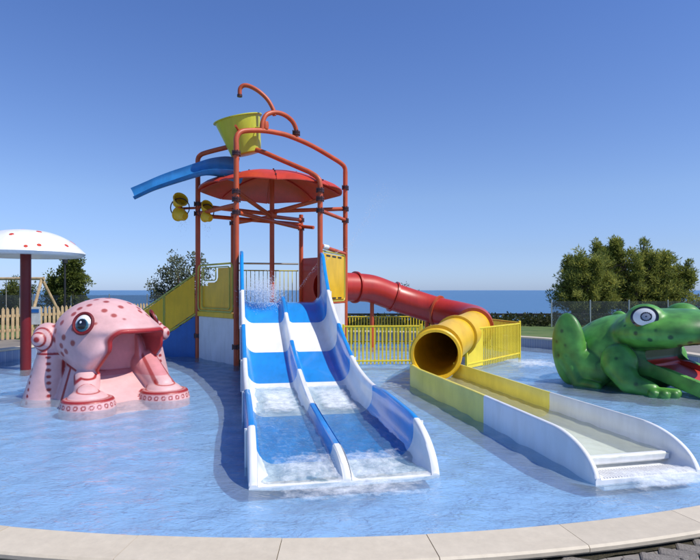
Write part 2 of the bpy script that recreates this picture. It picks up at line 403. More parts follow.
# pool shell
V = []; F = []; n = 160
for k in range(n): a = 2 * math.pi * k / n; V += [pool_pt(a, PR, -.12), pool_pt(a, PR, GZ)]
for k in range(n): j = (k + 1) % n; F.append((2 * k, 2 * k + 1, 2 * j + 1, 2 * j))
me = mesh_of('pool_wall', V, F, M['pool_side'])
tag(place('pool_wall', me), kind='structure')
V = [pool_pt(2 * math.pi * k / n, PR + .02, -.12) for k in range(n)] ; 
tag(place('pool_floor', mesh_of('pool_floor', V, [tuple(range(n))], M['pool_floor'], False)), kind='structure')
# coping slabs
cop = place('pool_coping', mesh_of('pool_coping', [pool_pt(2 * math.pi * k / n, PR + (.02 if q else .24), GZ + .002) for k in range(n) for q in (0, 1)],
            [(2 * k, 2 * ((k + 1) % n), 2 * ((k + 1) % n) + 1, 2 * k + 1) for k in range(n)], M['shaded_dirt'], False)); tag(cop, kind='structure'); WL[cop.name] = Vector((0, 0, 0))
NS = 61; da = 2 * math.pi / NS; g = .0022
b = MB(); nn = 6; r0, r1, bv = PR - .025, PR + CW, .012
prof = [(r0 + bv, GZ + .004), (r0, GZ + .018), (r0, .30 - bv), (r0 + bv * .4, .30 - bv * .3), (r0 + bv * 1.2, .30), (r1 - bv, .30), (r1, .30 - bv), (r1, GZ + .018), (r1 - bv, GZ + .004)]
Vv = []
for k in range(nn + 1):
    a = lerp(-da / 2 + g / PR, da / 2 - g / PR, k / nn)
    Vv += [(r_ * math.cos(a), r_ * math.sin(a), z) for r_, z in prof]
m_ = len(prof); Ff = [(k * m_ + j, k * m_ + (j + 1) % m_, (k + 1) * m_ + (j + 1) % m_, (k + 1) * m_ + j) for k in range(nn) for j in range(m_)]
Ff += [tuple(range(m_)), tuple(range(nn * m_ + m_ - 1, nn * m_ - 1, -1))]
slab_me = mesh_of('slab', Vv, Ff, M['stone'], False)
a_first = math.atan2(3.1 - PC[1], .45 - PC[0])
for k in range(NS):
    place('slab', slab_me, cop, (PC[0], PC[1], random.uniform(-.0015, .0015)), (0, 0, a_first + da * (k + .5)))
# water surface with real low waves
def wave(x, y):
    return (.006 * np.sin(3.1 * x + 5.7 * y + 1.3 * np.sin(1.1 * x)) + .005 * np.sin(-6.3 * x + 7.9 * y + 2 * np.sin(.9 * y)) + .004 * np.sin(11.1 * x + 3.7 * y + 1.5 * np.sin(2.1 * y + x))
            + .003 * np.sin(9.0 * y - 14 * x) + .003 * np.sin(17 * y + 6 * x + np.sin(5 * x)))
nr, na = 190, 380
rr = np.linspace(0.02, PR - .002, nr); aa = np.linspace(0, 2 * np.pi, na, endpoint=False)
RR, AA = np.meshgrid(rr, aa, indexing='ij'); X = PC[0] + RR * np.cos(AA); Y = PC[1] + RR * np.sin(AA); Z = wave(X, Y)
V = np.stack([X, Y, Z], -1).reshape(-1, 3); i, j = np.meshgrid(np.arange(nr - 1), np.arange(na), indexing='ij'); j2 = (j + 1) % na
F = np.stack([i * na + j, (i + 1) * na + j, (i + 1) * na + j2, i * na + j2], -1).reshape(-1, 4)
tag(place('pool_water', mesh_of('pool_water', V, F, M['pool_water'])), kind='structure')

# ================================================================ PLAY TOWER
TC = Vector((-2.02, 14.5, 0))
P = [Vector(p) for p in ((-3.83, 14.10, 0), (-2.56, 12.61, 0), (-.695, 13.03, 0), (-.125, 14.91, 0), (-1.43, 16.38, 0), (-3.34, 15.97, 0))]
tower = thing('play_tower', 'tall orange red tubular water play tower with faded red dome roof and yellow panels', 'play tower', (TC.x, TC.y, 0))
def up(p, z): return Vector((p.x, p.y, z))
tops = [4.9, 4.95, 4.0, 4.85, 3.9, 3.9]
PRAD = .062
def clamp(p, z, parent, axis=None):
    b = MB(); q = Vector((0, 0, 1)).rotation_difference(axis).to_matrix() if axis is not None else None
    c = up(p, z) if axis is None else Vector(p)
    b.lathe([(.05, -.045), (.092, -.045), (.092, -.008), (.08, -.008), (.08, .008), (.092, .008), (.092, .045), (.05, .045)], c, 16, q)
    for k in range(4):
        a = k * math.pi / 2 + .5; v = Vector((.088 * math.cos(a), .088 * math.sin(a), 0)); v = q @ v if q is not None else v
        b.lathe([(.013, -.062), (.013, .062)], c + v, 6, q)
    return b.out('clamp', M['clamp'], parent, auto=30)
posts = []
for k, p in enumerate(P):
    b = MB().tube([up(p, -.35), up(p, tops[k])], PRAD, 16)
    b.lathe([(.13, -.33), (.13, -.30), (.07, -.29)], p, 16)
    posts.append(b.out('post', M['red_post'], tower))
cp = MB().tube([up(TC, -.35), up(TC, 4.75)], PRAD, 16).out('post', M['red_post'], tower)
for k, zs in ((0, (3.62, 3.86)), (1, (3.45, 3.74, 3.92, 4.78)), (2, (3.55, 3.82, 4.02)), (3, (3.55, 3.86, 4.42)), (4, (3.5, 3.75)), (5, (3.6,))):
    for z in zs: clamp(P[k], z, posts[k])
clamp(P[1], .42, posts[1]); clamp(P[0], .55, posts[0])
# arches
def online(a, b, s, z): v = a.lerp(b, s); v.z = z; return v
def arch(a, b, prof):
    return MB().tube(spline([online(a, b, s, z) for s, z in prof], 6), PRAD * .95, 14).out('arch', M['red_post'], tower)
arA = arch(P[1], P[3], [(0, 4.93), (.0, 5.10), (.02, 5.24), (.07, 5.33), (.2, 5.42), (.33, 5.455), (.45, 5.445), (.65, 5.34), (.85, 5.16), (.96, 5.04), (.995, 4.94), (1, 4.8)])
arB = arch(P[0], P[2], [(0, 4.88), (0, 4.98), (.015, 5.07), (.06, 5.13), (.2, 5.2), (.3, 5.23), (.42, 5.18), (.55, 5.03), (.7, 4.8), (.85, 4.57), (.93, 4.44), (.985, 4.3), (1, 4.15), (1, 3.95)])
# small arc and hooked spout pipe above arch A
A, B = P[1], P[3]
b = MB().tube(spline([online(A, B, s, z) for s, z in [(.205, 5.44), (.212, 5.62), (.245, 5.82), (.32, 5.93), (.40, 5.93), (.47, 5.83), (.505, 5.66), (.51, 5.45)]], 6), .055, 12)
b.out('feed_arc', M['red_post'], tower)
b = MB().tube(spline([(-1.80, 13.35, 5.86), (-1.84, 13.35, 6.02), (-1.97, 13.33, 6.24), (-2.17, 13.3, 6.42), (-2.38, 13.28, 6.53), (-2.52, 13.26, 6.54), (-2.60, 13.25, 6.46), (-2.61, 13.25, 6.32)], 6), .05, 12)
sp = b.out('spout_pipe', M['red_post'], tower)
MB().lathe([(.03, 0), (.062, 0), (.062, .05), (.05, .05)], (-2.61, 13.25, 6.27), 14).out('nozzle', M['clamp'], tower)
clamp(online(A, B, .508, 5.56), 0, tower, Vector((0, 0, 1))); 
MB().lathe([(0, -.10), (.07, -.09), (.085, 0), (.07, .09), (0, .10)], online(A, B, .235, 5.56), 14).out('valve', M['red_post'], tower)
# horizontal beams
def beam(p, q, z0, z1, r_=.052, nm='beam'):
    return MB().tube([up(p, z0), up(q, z1)], r_, 12).out(nm, M['red_post'], tower)
beam(P[0], P[1], 3.62, 3.62); beam(P[0], TC, 3.82, 3.66); beam(P[1], TC, 3.92, 3.60); beam(P[2], TC, 3.80, 3.7)
beam(P[3], TC, 3.86, 3.74); beam(P[4], TC, 3.75, 3.6); beam(P[5], TC, 3.6, 3.6); beam(P[1], P[4], 3.45, 3.50); beam(P[0], P[4], 3.58, 3.62)
beam(P[2], P[3], 3.55, 3.56, .045)
end = Vector((-1.05, 16.15, 0)); beam(P[4], end, 3.56, 3.5, .05)
MB().lathe([(.11, -.09), (.13, -.06), (.13, .06), (.11, .09)], up(TC, 3.66), 20).out('hub', M['red_post'], tower)
# dome roof: eight petals with seams, ribs below
DR, DZ, DH = 1.82, 4.24, .46
dome_pts = lambda s: (DR * s, DZ + DH * (1 - s ** 2.2))
for k in range(8):
    V = []; F = []; nr_, na_ = 14, 9; base = k * math.pi / 4 + .2
    for layer in (0, 1):
        for i in range(nr_):
            s = .06 + .94 * i / (nr_ - 1)
            for j in range(na_):
                u = j / (na_ - 1); a = base + (u * .985 + .0075) * math.pi / 4
                r_, z = dome_pts(s); z += .035 * s * math.sin(math.pi * u) - layer * .025
                z -= .05 * (max(0, s - .95) / .05) * .5
                V.append((TC.x + r_ * math.cos(a), TC.y - .1 + r_ * math.sin(a), z))
    nv = nr_ * na_
    for i in range(nr_ - 1):
        for j in range(na_ - 1):
            q = (i * na_ + j, i * na_ + j + 1, (i + 1) * na_ + j + 1, (i + 1) * na_ + j); F.append(q[::-1]); F.append(tuple(x + nv for x in q))
    for j in range(na_ - 1): F.append(((nr_ - 1) * na_ + j, (nr_ - 1) * na_ + j + 1, nv + (nr_ - 1) * na_ + j + 1, nv + (nr_ - 1) * na_ + j))
    for i in range(nr_ - 1):
        for j in (0, na_ - 1): F.append((i * na_ + j, (i + 1) * na_ + j, nv + (i + 1) * na_ + j, nv + i * na_ + j))
    b = MB(); b.add(V, F); pet = b.out('roof_panel', M['red_dome'], tower)
    a = base; rib = [(TC.x + DR * s * math.cos(a), TC.y - .1 + DR * s * math.sin(a), dome_pts(s)[1] - .045) for s in np.linspace(.05, .98, 9)]
    MB().tube(rib, .022, 6).out('rib', M['red_dome'], tower)
    b = MB()
    for s in (.45, .7, .9):
        r_, z = dome_pts(s); b.lathe([(.02, z - .005), (.02, z + .03), (.008, z + .035)], (TC.x + r_ * math.cos(a), TC.y - .1 + r_ * math.sin(a), 0), 6)
    tag(b.out('bolt', M['clamp'], pet), kind='stuff')
MB().lathe([(0, 4.80), (.10, 4.78), (.15, 4.73), (.15, 4.68)], (TC.x, TC.y - .1, 0), 20).out('roof_cap', M['red_dome'], tower)
# deck
DK = 1.13
b = MB().prism([up(p, DK - .07) for p in P], (0, 0, 1), .07); b.out('deck', M['yellow_sheet'], tower, smooth=False)
def side(p, q, e=.09):
    d = (q - p); d.z = 0; L_ = d.length; d.normalize(); n_ = Vector((d.y, -d.x, 0)); 
    if n_.dot((p + q) / 2 - TC) < 0: n_ = -n_
    return p + d * e, q - d * e, d, n_, L_ - 2 * e
def panel(nm, p, q, z0, z1, mat, th=.03, e=.09, off=0, label=None):
    a, b_, d, n_, L_ = side(p, q, e)
    c = (a + b_) / 2 + n_ * off; c.z = (z0 + z1) / 2
    m3 = Matrix((d, n_, Vector((0, 0, 1)))).transposed()
    return MB().box(c, (L_, th, z1 - z0), m3, .006).out(nm, mat, tower, smooth=False, label=label)
panel('base_panel', P[0], P[1], -.2, 1.05, M['white_panel'])
panel('base_panel', P[5], P[0], -.2, 1.05, M['white_panel']); panel('base_panel', P[3], P[2], -.2, 1.36, M['white_panel'])
panel('base_panel', P[4], P[5], -.2, 1.05, M['white_panel']); panel('base_panel', P[3], P[4], -.2, 1.05, M['white_panel'])
# stepped yellow guard panel between the two left posts
a, b_, d, n_, L_ = side(P[0], P[1], .10)
def at(s, z, off=0): v = a + d * (s * L_) + n_ * off; v.z = z; return v
poly = [(.04, 1.2), (.97, 1.2), (.97, 2.22), (.58, 2.22), (.58, 2.0), (.53, 1.88), (.28, 1.88), (.28, 1.80), (.04, 1.80)]
MB().prism([at(s, z, .0) for s, z in poly], n_, .02).out('guard_panel', M['yellow_sheet'], tower, smooth=False)
def loop(pts, r_, mat, nm, par=tower, closed=True):
    return MB().tube(pts, r_, 8, closed=closed).out(nm, mat, par)
def rrect(at_, s0, s1, z0, z1, rs, rz, off=.0):
    out = []
    for cs, cz, q in ((s1 - rs, z1 - rz, 0), (s0 + rs, z1 - rz, 1), (s0 + rs, z0 + rz, 2), (s1 - rs, z0 + rz, 3)):
        for k in range(5): t = (q + k / 4) * math.pi / 2; out.append(at_(cs + rs * math.cos(t), cz + rz * math.sin(t), off))
    return out
loop(rrect(at, .0, 1.0, 1.19, 2.31, .07, .12, .035), .022, M['yellow_green'], 'guard_frame')
loop(rrect(at, .13, .93, 1.26, 2.24, .05, .08, .05), .014, M['yellow_green'], 'inner_frame')
loop(rrect(at, .18, .55, 1.93, 2.24, .05, .06, .05), .014, M['yellow_green'], 'inner_frame')
panel('deck_edge', P[0], P[1], 1.05, 1.17, M['yellow'], .06, .07, .02)
# right yellow panel with slots
panel('side_panel', P[3], P[2], 1.46, 2.58, M['yellow'], .025, .14, .0)
a, b_, d, n_, L_ = side(P[2], P[3], .10)
loop(rrect(at, .0, 1.0, 1.42, 2.62, .06, .1, .01), .022, M['yellow_green'], 'guard_frame')
for z in (1.50, 2.53):
    for s in (.15, .4, .65):
        bx = MB().box(at(s + .1, z, .016), (L_ * .16, .012, .035), Matrix((d, n_, Vector((0, 0, 1)))).transposed()).out('slot', M['black'], tower, smooth=False)
panel('sill', P[3], P[2], 1.365, 1.41, M['red_post'], .05, .07, .0)
# pipe cannon along the top of the right side
MB().tube([up(P[2], 2.72) + Vector((.02, 0, 0)), up(P[3], 2.66)], .048, 12).out('cannon_pipe', M['red_post'], tower)
MB().tube([up(P[2], 2.72) + Vector((.16, .3, .0)), up(P[2], 2.725) + Vector((.05, .05, 0))], .056, 12).out('cannon_sleeve', M['white'], tower)
# back railing with bars
a, b_, d, n_, L_ = side(P[5], P[4], .08)
MB().tube([at(0, 2.46), at(1, 2.46)], .026, 8).out('top_rail', M['steel'], tower)
MB().tube([at(0, 2.26), at(1, 2.26)], .018, 8).out('middle_rail', M['yellow_green'], tower)
MB().tube([at(0, 1.28), at(1, 1.28)], .018, 8).out('bottom_rail', M['yellow_green'], tower)
bm_ = mesh_of('bar', *(lambda q: (np.array([tuple(v) for v in q.V]), q.F))(MB().tube([(0, 0, -.49), (0, 0, .49)], .011, 6)), M['yellow_green'])
for k in range(15): place('bar', bm_, tower, at((k + .5) / 15, 1.77))
# red entrance plate of the tube slide
a, b_, d, n_, L_ = side(P[4], P[3], .08)
ring = []; cz = 1.78; rx = .42 / L_
for k in range(24):
    t = 2 * math.pi * k / 24; ring.append((.5 + rx * math.cos(t), cz + .42 * math.sin(t)))
outer = []
for k in range(24):
    t = 2 * math.pi * k / 24; c_, s_ = math.cos(t), math.sin(t); m_ = max(abs(c_), abs(s_)); outer.append((.5 + .5 * c_ / m_, cz + .10 + .74 * s_ / m_))
V = [at(s, z) for s, z in ring] + [at(s, z) for s, z in outer]; V2 = [v + n_ * .03 for v in V]
F = [(k, (k + 1) % 24, 24 + (k + 1) % 24, 24 + k) for k in range(24)]; F2 = [tuple(x + 48 for x in f[::-1]) for f in F]
E = [(k, (k + 1) % 24, 48 + (k + 1) % 24, 48 + k) for k in range(24)] + [(24 + k, 24 + (k + 1) % 24, 72 + (k + 1) % 24, 72 + k) for k in range(24)]
b = MB(); b.add(V + V2, F + F2 + E); b.out('entrance_plate', M['red_dark'], tower, smooth=False)

# stairs to the left
SD = Vector((-.955, .297, 0)); SN = Vector((-.297, -.955, 0)); SL = 1.72
st0 = P[0] + SD * .1
def stp(s, z, w_=0): v = st0 + SD * s - SN * w_; v.z = z; return v
sw = 1.55
for w_ in (0, sw):
    nm = 'stair_panel'
    for s0, s1 in ((0.0, .86), (.93, 1.78)):
        zz = lambda s: 1.08 - .60 * s
        MB().prism([stp(s0, zz(s0) + .04, w_), stp(s1, zz(s1) + .04, w_), stp(s1, zz(s1) + .98, w_), stp(s0, zz(s0) + .98, w_)], -SN, .02).out(nm, M['yellow_sheet'], tower, smooth=False)
    MB().tube([stp(-.05, 2.13, w_), stp(1.85, .99, w_), stp(1.9, .9, w_), stp(1.9, .0, w_)], .022, 8).out('handrail', M['yellow_green'], tower)
    MB().tube([stp(-.05, 1.10, w_), stp(1.85, -.03, w_)], .02, 8).out('stair_rail', M['yellow_green'], tower)
    for s in (.88, .915): MB().tube([stp(s, 1.08 - .6 * s, w_), stp(s, 2.08 - .6 * s, w_)], .014, 6).out('baluster', M['yellow_green'], tower)
    MB().prism([stp(-.02, -.2, w_), stp(1.95, -.2, w_), stp(1.72, .0, w_), stp(-.02, 1.04, w_)], -SN, .03).out('stringer', M['blue_side'], tower, smooth=False)
for k in range(6):
    s = .12 + k * .28; z = DK - .19 * (k + 1) + .02
    b = MB().prism([stp(s, z, .04), stp(s + .3, z, .04), stp(s + .3, z, sw - .02), stp(s, z, sw - .02)], (0, 0, 1), .04).out('tread', M['blue_side'], tower, smooth=False)

# blue flume sticking out to the left: open trough
path = spline([(-2.62, 13.55, 4.60), (-2.95, 13.43, 4.63), (-3.4, 13.3, 4.56), (-4.0, 13.18, 4.34), (-4.55, 13.05, 4.10), (-5.05, 12.95, 3.84)], 6)
V = []; F = []; na_ = 13; npth = len(path)
for layer in (0, 1):
    for i, p in enumerate(path):
        t = i / (npth - 1); wd = interp(t, [0, .2, .45, .85, 1], [.56, .50, .34, .28, .32]); dp = interp(t, [0, .2, .45, .85, 1], [.40, .36, .19, .14, .13]); tg = (path[min(i + 1, npth - 1)] - path[max(i - 1, 0)]).normalized()
        sx = Vector((0, 0, 1)).cross(tg).normalized(); u_ = tg.cross(sx); rl = R(30); sx, u_ = sx * math.cos(rl) - u_ * math.sin(rl), u_ * math.cos(rl) + sx * math.sin(rl)
        for j in range(na_):
            th = math.pi * (j / (na_ - 1)); c_ = math.cos(th); q = p + sx * (wd + .012 * layer) * c_ - u_ * (dp + .012 * layer) * math.sin(th) ** .7 if 0 < j < na_ - 1 else p + sx * (wd + .012 * layer) * c_
            V.append(q + Vector((0, 0, .12)))
nv = npth * na_
for i in range(npth - 1):
    for j in range(na_ - 1):
        q = (i * na_ + j, (i + 1) * na_ + j, (i + 1) * na_ + j + 1, i * na_ + j + 1); F.append(q); F.append(tuple(x + nv for x in q[::-1]))
    for j in (0, na_ - 1): F.append((i * na_ + j, (i + 1) * na_ + j, nv + (i + 1) * na_ + j, nv + i * na_ + j))
for i in (0, npth - 1):
    for j in range(na_ - 1): F.append((i * na_ + j, i * na_ + j + 1, nv + i * na_ + j + 1, nv + i * na_ + j))
b = MB(); b.add(V, F); b.out('water_flume', M['blue_flume'], tower)

# ---- tipping bucket
bk = thing('tipping_bucket', 'big lime yellow tipping bucket hanging under the orange arches at the tower top', 'bucket', (-2.64, 13.72, 5.40))
m3 = Matrix.Rotation(R(-13), 3, 'Y') @ Matrix.Rotation(R(9), 3, 'X')
pr = [(.0, -.42), (.34, -.42), (.37, -.40), (.555, .42), (.60, .425), (.60, .445), (.545, .45), (.53, .42), (.355, -.38), (.0, -.38)]
MB().lathe(pr, (-2.64, 13.72, 5.44), 40, m3).out('bucket_body', M['lime'], bk)
c_ = Vector((-2.64, 13.72, 5.44))
for s in (-1, 1): MB().lathe([(.05, -.08), (.05, .08)], c_ + m3 @ Vector((0, s * .50, .02)), 12, m3 @ Matrix.Rotation(R(90), 3, 'X')).out('pivot', M['clamp'], bk)
hd = [c_ + m3 @ Vector((.5 * math.cos(t), .3 * math.sin(t) - .45, .05 + .12 * math.sin(t))) for t in np.linspace(-.6, .9, 8)]
MB().tube(hd, .012, 6).out('handle', M['lime'], bk)
MB().tube([c_ + Vector((0.02, -.9, .02)), c_ + Vector((0, .35, 0)), c_ + Vector((-.02, .85, -.16))], .03, 8).out('axle', M['red_post'], bk)

# ---- small yellow tipping cups on the left post
def cup_wheel(loc, rad_, label):
    t = thing('cup_wheel', label, 'water wheel', loc, 'yellow cup wheels on the left tower post')
    c = Vector(loc)
    ringp = [c + Vector((rad_ * math.cos(a), 0, rad_ * math.sin(a))) for a in np.linspace(0, 2 * math.pi, 20, endpoint=False)]
    MB().tube(ringp, .014, 6, closed=True).out('rim', M['clamp'], t)
    for k, (ox, oz, tl, yaw) in enumerate(((-.02, .13, 65, -50), (.03, -.15, -70, -35))):
        q = Matrix.Rotation(R(yaw), 3, 'Z') @ Matrix.Rotation(R(tl), 3, 'Y'); e = rad_ / .2
        MB().lathe([(v * e, z * e) for v, z in [(.0, -.13), (.07, -.13), (.10, -.10), (.145, .07), (.165, .08), (.165, .10), (.135, .09), (.09, -.09), (0, -.11)]], c + Vector((ox * e, 0, oz * e)), 20, q).out('cup', M['yellow'], t)
    MB().tube([c + Vector((0, -.05, 0)), c + Vector((0, .14, 0))], .03, 8).out('wheel_hub', M['red_post'], t)
    for k in range(3):
        a = k * 2 * math.pi / 3; MB().tube([c, c + Vector((rad_ * math.cos(a), 0, rad_ * math.sin(a)))], .01, 6).out('spoke', M['clamp'], t)
    MB().tube([c + Vector((0, .12, 0)), Vector((-3.86, 14.06, loc[2] + .02))], .03, 8).out('bracket', M['red_post'], t)
cup_wheel((-4.22, 13.9, 3.74), .235, 'wheel of yellow cups hanging outside the left tower post under the blue flume')
cup_wheel((-3.52, 13.75, 3.62), .18, 'smaller wheel of yellow cups just inside the left tower post')

# ================================================================ TWIN SLIDE
LT, LE = Vector((-2.44, 12.42, 0)), Vector((-.865, 4.78, 0)); RT, RE = Vector((-.58, 12.76, 0)), Vector((.82, 5.11, 0))
bx_t = [-.06, 0, .05, .1, .2, .3, .4, .5, .6, .68, .8, .93, 1.0]
bx_z = [1.42, 1.40, 1.26, 1.06, .79, .53, .31, .165, .085, .05, .03, .02, .01]
wz_t = [-.06, 0, .05, .12, .2, .3, .4, .5, .6, .68, .75, .9]
wz_z = [2.60, 2.50, 2.12, 1.68, 1.36, 1.05, .78, .56, .45, .42, .45, .43]
def endround(t, t0): return math.sqrt(max(0, 1 - ((t - t0) / (1 - t0)) ** 2)) if t > t0 else 1
def slide_section(t):
    l, r_ = LT.lerp(LE, t), RT.lerp(RE, t); wv = r_ - l; W_ = wv.length; wv.normalize()
    zb = smoothi(t, bx_t, bx_z); zw = smoothi(min(t, .9), wz_t, wz_z)
    zw = max(.03, -.02 + (zw + .02) * endround(t, .89)) if t > .89 else zw
    zd = zb + interp(t, [-.06, .0, .1, .5, .68, .93], [.12, .16, .22, .22, .16, .17])
    if t > .92: zd = .02 + (zd - .02) * endround(t, .92)
    zw = max(zw, zb + .02); zd = max(zd, zb + .015)
    T = .075; rad_ = min(.24, (zw - zb) * .95); ub = interp(t, [0, .9, 1], [.12, .12, .02])
    pts = [(0, zb - ub), (0, zw - .03), (.012, zw - .008), (.03, zw), (T - .012, zw), (T, zw - .012)]
    for k in range(8):
        th = k / 7 * math.pi / 2; pts.append((T + rad_ * (1 - math.cos(th)) * .8, zb + rad_ * (1 - math.sin(th))))
    half = W_ / 2; dw = .04; dr = min(.16, (zd - zb)); 
    for k in range(6):
        th = k / 5 * math.pi / 2; pts.append((half - dw - .10 * (1 - math.sin(th)), zb + dr * (1 - math.cos(th)) * 1.0))
    pts += [(half - dw, zd - .02), (half - dw * .6, zd)]
    full = pts + [(W_ - x, z) for x, z in pts[::-1]]
    full += [(W_ - .25, zb - ub - .02), (.25, zb - ub - .02)]
    return [l + wv * x + Vector((0, 0, z)) for x, z in full]
twin = thing('twin_water_slide', 'wide two lane water slide with blue and white bands running to the near water', 'water slide', (-.05, 5.0, 0))
bands = [(-.06, .115, 'blue'), (.115, .29, 'white'), (.29, .465, 'blue'), (.465, .68, 'white'), (.68, .925, 'blue'), (.925, 1.0, 'white')]
for t0, t1, c in bands:
    n_ = max(8, int((t1 - t0) * 90)); 
    ts = [lerp(t0, t1, k / n_) for k in range(n_ + 1)]
    if t1 == 1.0: ts = [1 - .075 * (1 - math.sin(k / 22 * math.pi / 2)) for k in range(23)]
    S_ = [slide_section(t) for t in ts]; m_ = len(S_[0]); V = [v for s in S_ for v in s]; F = []
    for i in range(len(S_) - 1):
        for j in range(m_): F.append((i * m_ + j, i * m_ + (j + 1) % m_, (i + 1) * m_ + (j + 1) % m_, (i + 1) * m_ + j))
    F.append(tuple(range(m_ - 1, -1, -1))); F.append(tuple(range((len(S_) - 1) * m_, len(S_) * m_)))
    b = MB(); b.add(V, F); b.out('slide_section', M[c], twin, label='%s section of the two lane slide' % c, auto=50)
    if t0 > 0:      # joint flange on the outside, proud of the wall
        s = slide_section(t0); wv = (s[len(s) // 2] - s[1]).normalized(); wv.z = 0
        for sg, e0, e1 in ((-1, s[0], s[1]), (1, s[-3], s[-4])):
            MB().tube([Vector(e0) + wv * sg * .012, Vector(e1) + wv * sg * .012], .016, 6).out('flange', M['white'], twin)
# water inside the run-out and film on the lanes
def lane_water(t0, t1, zf, x0, x1, nm, mat, n1=110, n2=26, amp=.012):
    V = []; F = []
    for i in range(n1 + 1):
        t = lerp(t0, t1, i / n1); l, r_ = LT.lerp(LE, t), RT.lerp(RE, t); wv = r_ - l
        for j in range(n2 + 1):
            s = lerp(x0, x1, j / n2); p = l + wv * s; p.z = zf(t) + amp * mnoise.noise(Vector((p.x * 5, p.y * 5, 3.3))) + amp * .5 * mnoise.noise(Vector((p.x * 14, p.y * 11, 7.3))); V.append(p)
    for i in range(n1):
        for j in range(n2): F.append((i * (n2 + 1) + j, (i + 1) * (n2 + 1) + j, (i + 1) * (n2 + 1) + j + 1, i * (n2 + 1) + j + 1))
    b = MB(); b.add(V, F); return b.out(nm, mat, twin)
for x0, x1 in ((.06, .46), (.54, .94)):
    lane_water(.50, .995, lambda t: max(interp(t, [0, .9, 1], [.10, .10, .035]), smoothi(t, bx_t, bx_z) + .02), x0, x1, 'run_out_water', M['slide_water'], amp=.022)

def foam(name, pts_fn, n1, n2, label, fade=.18, zoff=.02, amp=.02, peak=.75):
    V = []; F = []; Cc = []
    for i in range(n1 + 1):
        for j in range(n2 + 1):
            u, v = i / n1, j / n2; p = Vector(pts_fn(u, v)); e = min(u, 1 - u, v, 1 - v) / fade; e = min(1, e)
            p.z += amp * (.5 + .7 * mnoise.noise(Vector((p.x * 9, p.y * 9, 1.7))) + .4 * mnoise.noise(Vector((p.x * 25, p.y * 25, 5.7)))); V.append(p); Cc.append((e * peak,) * 3)
    for i in range(n1):
        for j in range(n2): F.append((i * (n2 + 1) + j, (i + 1) * (n2 + 1) + j, (i + 1) * (n2 + 1) + j + 1, i * (n2 + 1) + j + 1))
    me = mesh_of(name, V, F, M['foam'], True, np.array(Cc)); o = place(name, me); tag(o, label, 'foam', kind='stuff'); return o
def slide_p(t, s, z): v = LT.lerp(LE, t).lerp(RT.lerp(RE, t), s); v.z = z; return v
foam('foam', lambda u, v: slide_p(lerp(.915, 1.012, u), lerp(.04, .96, v), interp(u, [0, .3, .8, 1], [.105, .095, .045, .02])), 40, 140, 'white foam at the end of the two lane slide', .2, amp=.014, peak=.42)
for s0, s1 in ((.1, .46), (.54, .9)):
    foam('foam', lambda u, v: slide_p(lerp(.50, .72, u), lerp(s0, s1, v), max(.115, smoothi(lerp(.50, .72, u), bx_t, bx_z) + .04)), 40, 30, 'white foam where the slide lane meets its run-out water', .3, amp=.02, peak=.62)
foam('foam', lambda u, v: slide_p(lerp(.985, 1.07, u), lerp(-.1, 1.1, v), .02), 24, 90, 'foam spreading on the pool in front of the slide', .4, amp=.012, peak=.5)

# ================================================================ TUBE SLIDE
tub = thing('tube_slide', 'red enclosed tube slide turning into a yellow mouth and white open chute', 'tube slide', (1.9, 9.0, 0))
ctrl = [(-.80, 15.60, 1.79), (-.35, 15.95, 1.79), (.15, 16.28, 1.78), (.65, 16.55, 1.73), (1.3, 16.8, 1.50), (2.0, 16.85, 1.27), (2.6, 16.65, 1.08), (3.15, 16.1, .95), (3.38, 15.25, .87), (3.2, 14.2, .81), (2.8, 13.2, .75), (2.3, 12.15, .69), (1.85, 11.1, .61), (1.62, 10.45, .57), (1.53, 9.98, .56)]
PT = spline(ctrl, 8); TR = .41; nper = 8
def shell(pts, ro, ri, n=36):
    fr = frames(pts); b = MB(); V = []; m_ = len(pts)
    for rr_ in (ro, ri):
        for p, (a_, b_) in zip(pts, fr):
            for k in range(n): t = 2 * math.pi * k / n; V.append(p + a_ * rr_ * math.cos(t) + b_ * rr_ * math.sin(t))
    F = []; nv = m_ * n
    for i in range(m_ - 1):
        for k in range(n):
            q = (i * n + k, i * n + (k + 1) % n, (i + 1) * n + (k + 1) % n, (i + 1) * n + k); F.append(q); F.append(tuple(x + nv for x in q[::-1]))
    for i in (0, m_ - 1):
        for k in range(n): F.append((i * n + k, i * n + (k + 1) % n, nv + i * n + (k + 1) % n, nv + i * n + k))
    b.add(V, F); return b
cuts = [0, 2, 4, 6, 9, 11, 14]   # control point indices of section joints
mats = ['red_dark'] * 4 + ['yellow'] * 2
for k in range(6):
    seg = PT[cuts[k] * nper: cuts[k + 1] * nper + 1]
    if k == 4: seg = PT[cuts[k] * nper + 4: cuts[k + 1] * nper + 1]
    if k == 3: seg = PT[cuts[k] * nper: cuts[k + 1] * nper + 5]
    sct = shell(seg, TR + (.0 if k % 2 else .003), TR - .02).out('tube_section', M[mats[k]], tub, label=('red' if k < 4 else 'yellow') + ' tube section')
    # lengthwise mould seams
    fr = frames(seg)
def flange_at(idx, mat, rad_=.465, th=.03):
    p = PT[idx]; tg = (PT[min(idx + 1, len(PT) - 1)] - PT[max(idx - 1, 0)]).normalized(); q = Vector((0, 0, 1)).rotation_difference(tg).to_matrix()
    for s in (-1, 1):
        b = MB().lathe([(TR + .004, -th / 2), (rad_, -th / 2), (rad_, th / 2 - .004), (TR + .004, th / 2 - .004)], p + tg * s * (th / 2 + .001), 36, q); b.F = [f for f in b.F if len(f) == 4]
        V_ = b.V; n_ = 36; b.F += [(3 * n_ + k, 3 * n_ + (k + 1) % n_, (k + 1) % n_, k) for k in range(n_)]
        b.out('flange', mat, tub)
for c_i, mt in ((2, 'red_dark'), (4, 'red_dark'), (6, 'red_post')): flange_at(c_i * nper, M[mt])
flange_at(9 * nper + 4, M['red_post'], .49); flange_at(11 * nper, M['yellow'])
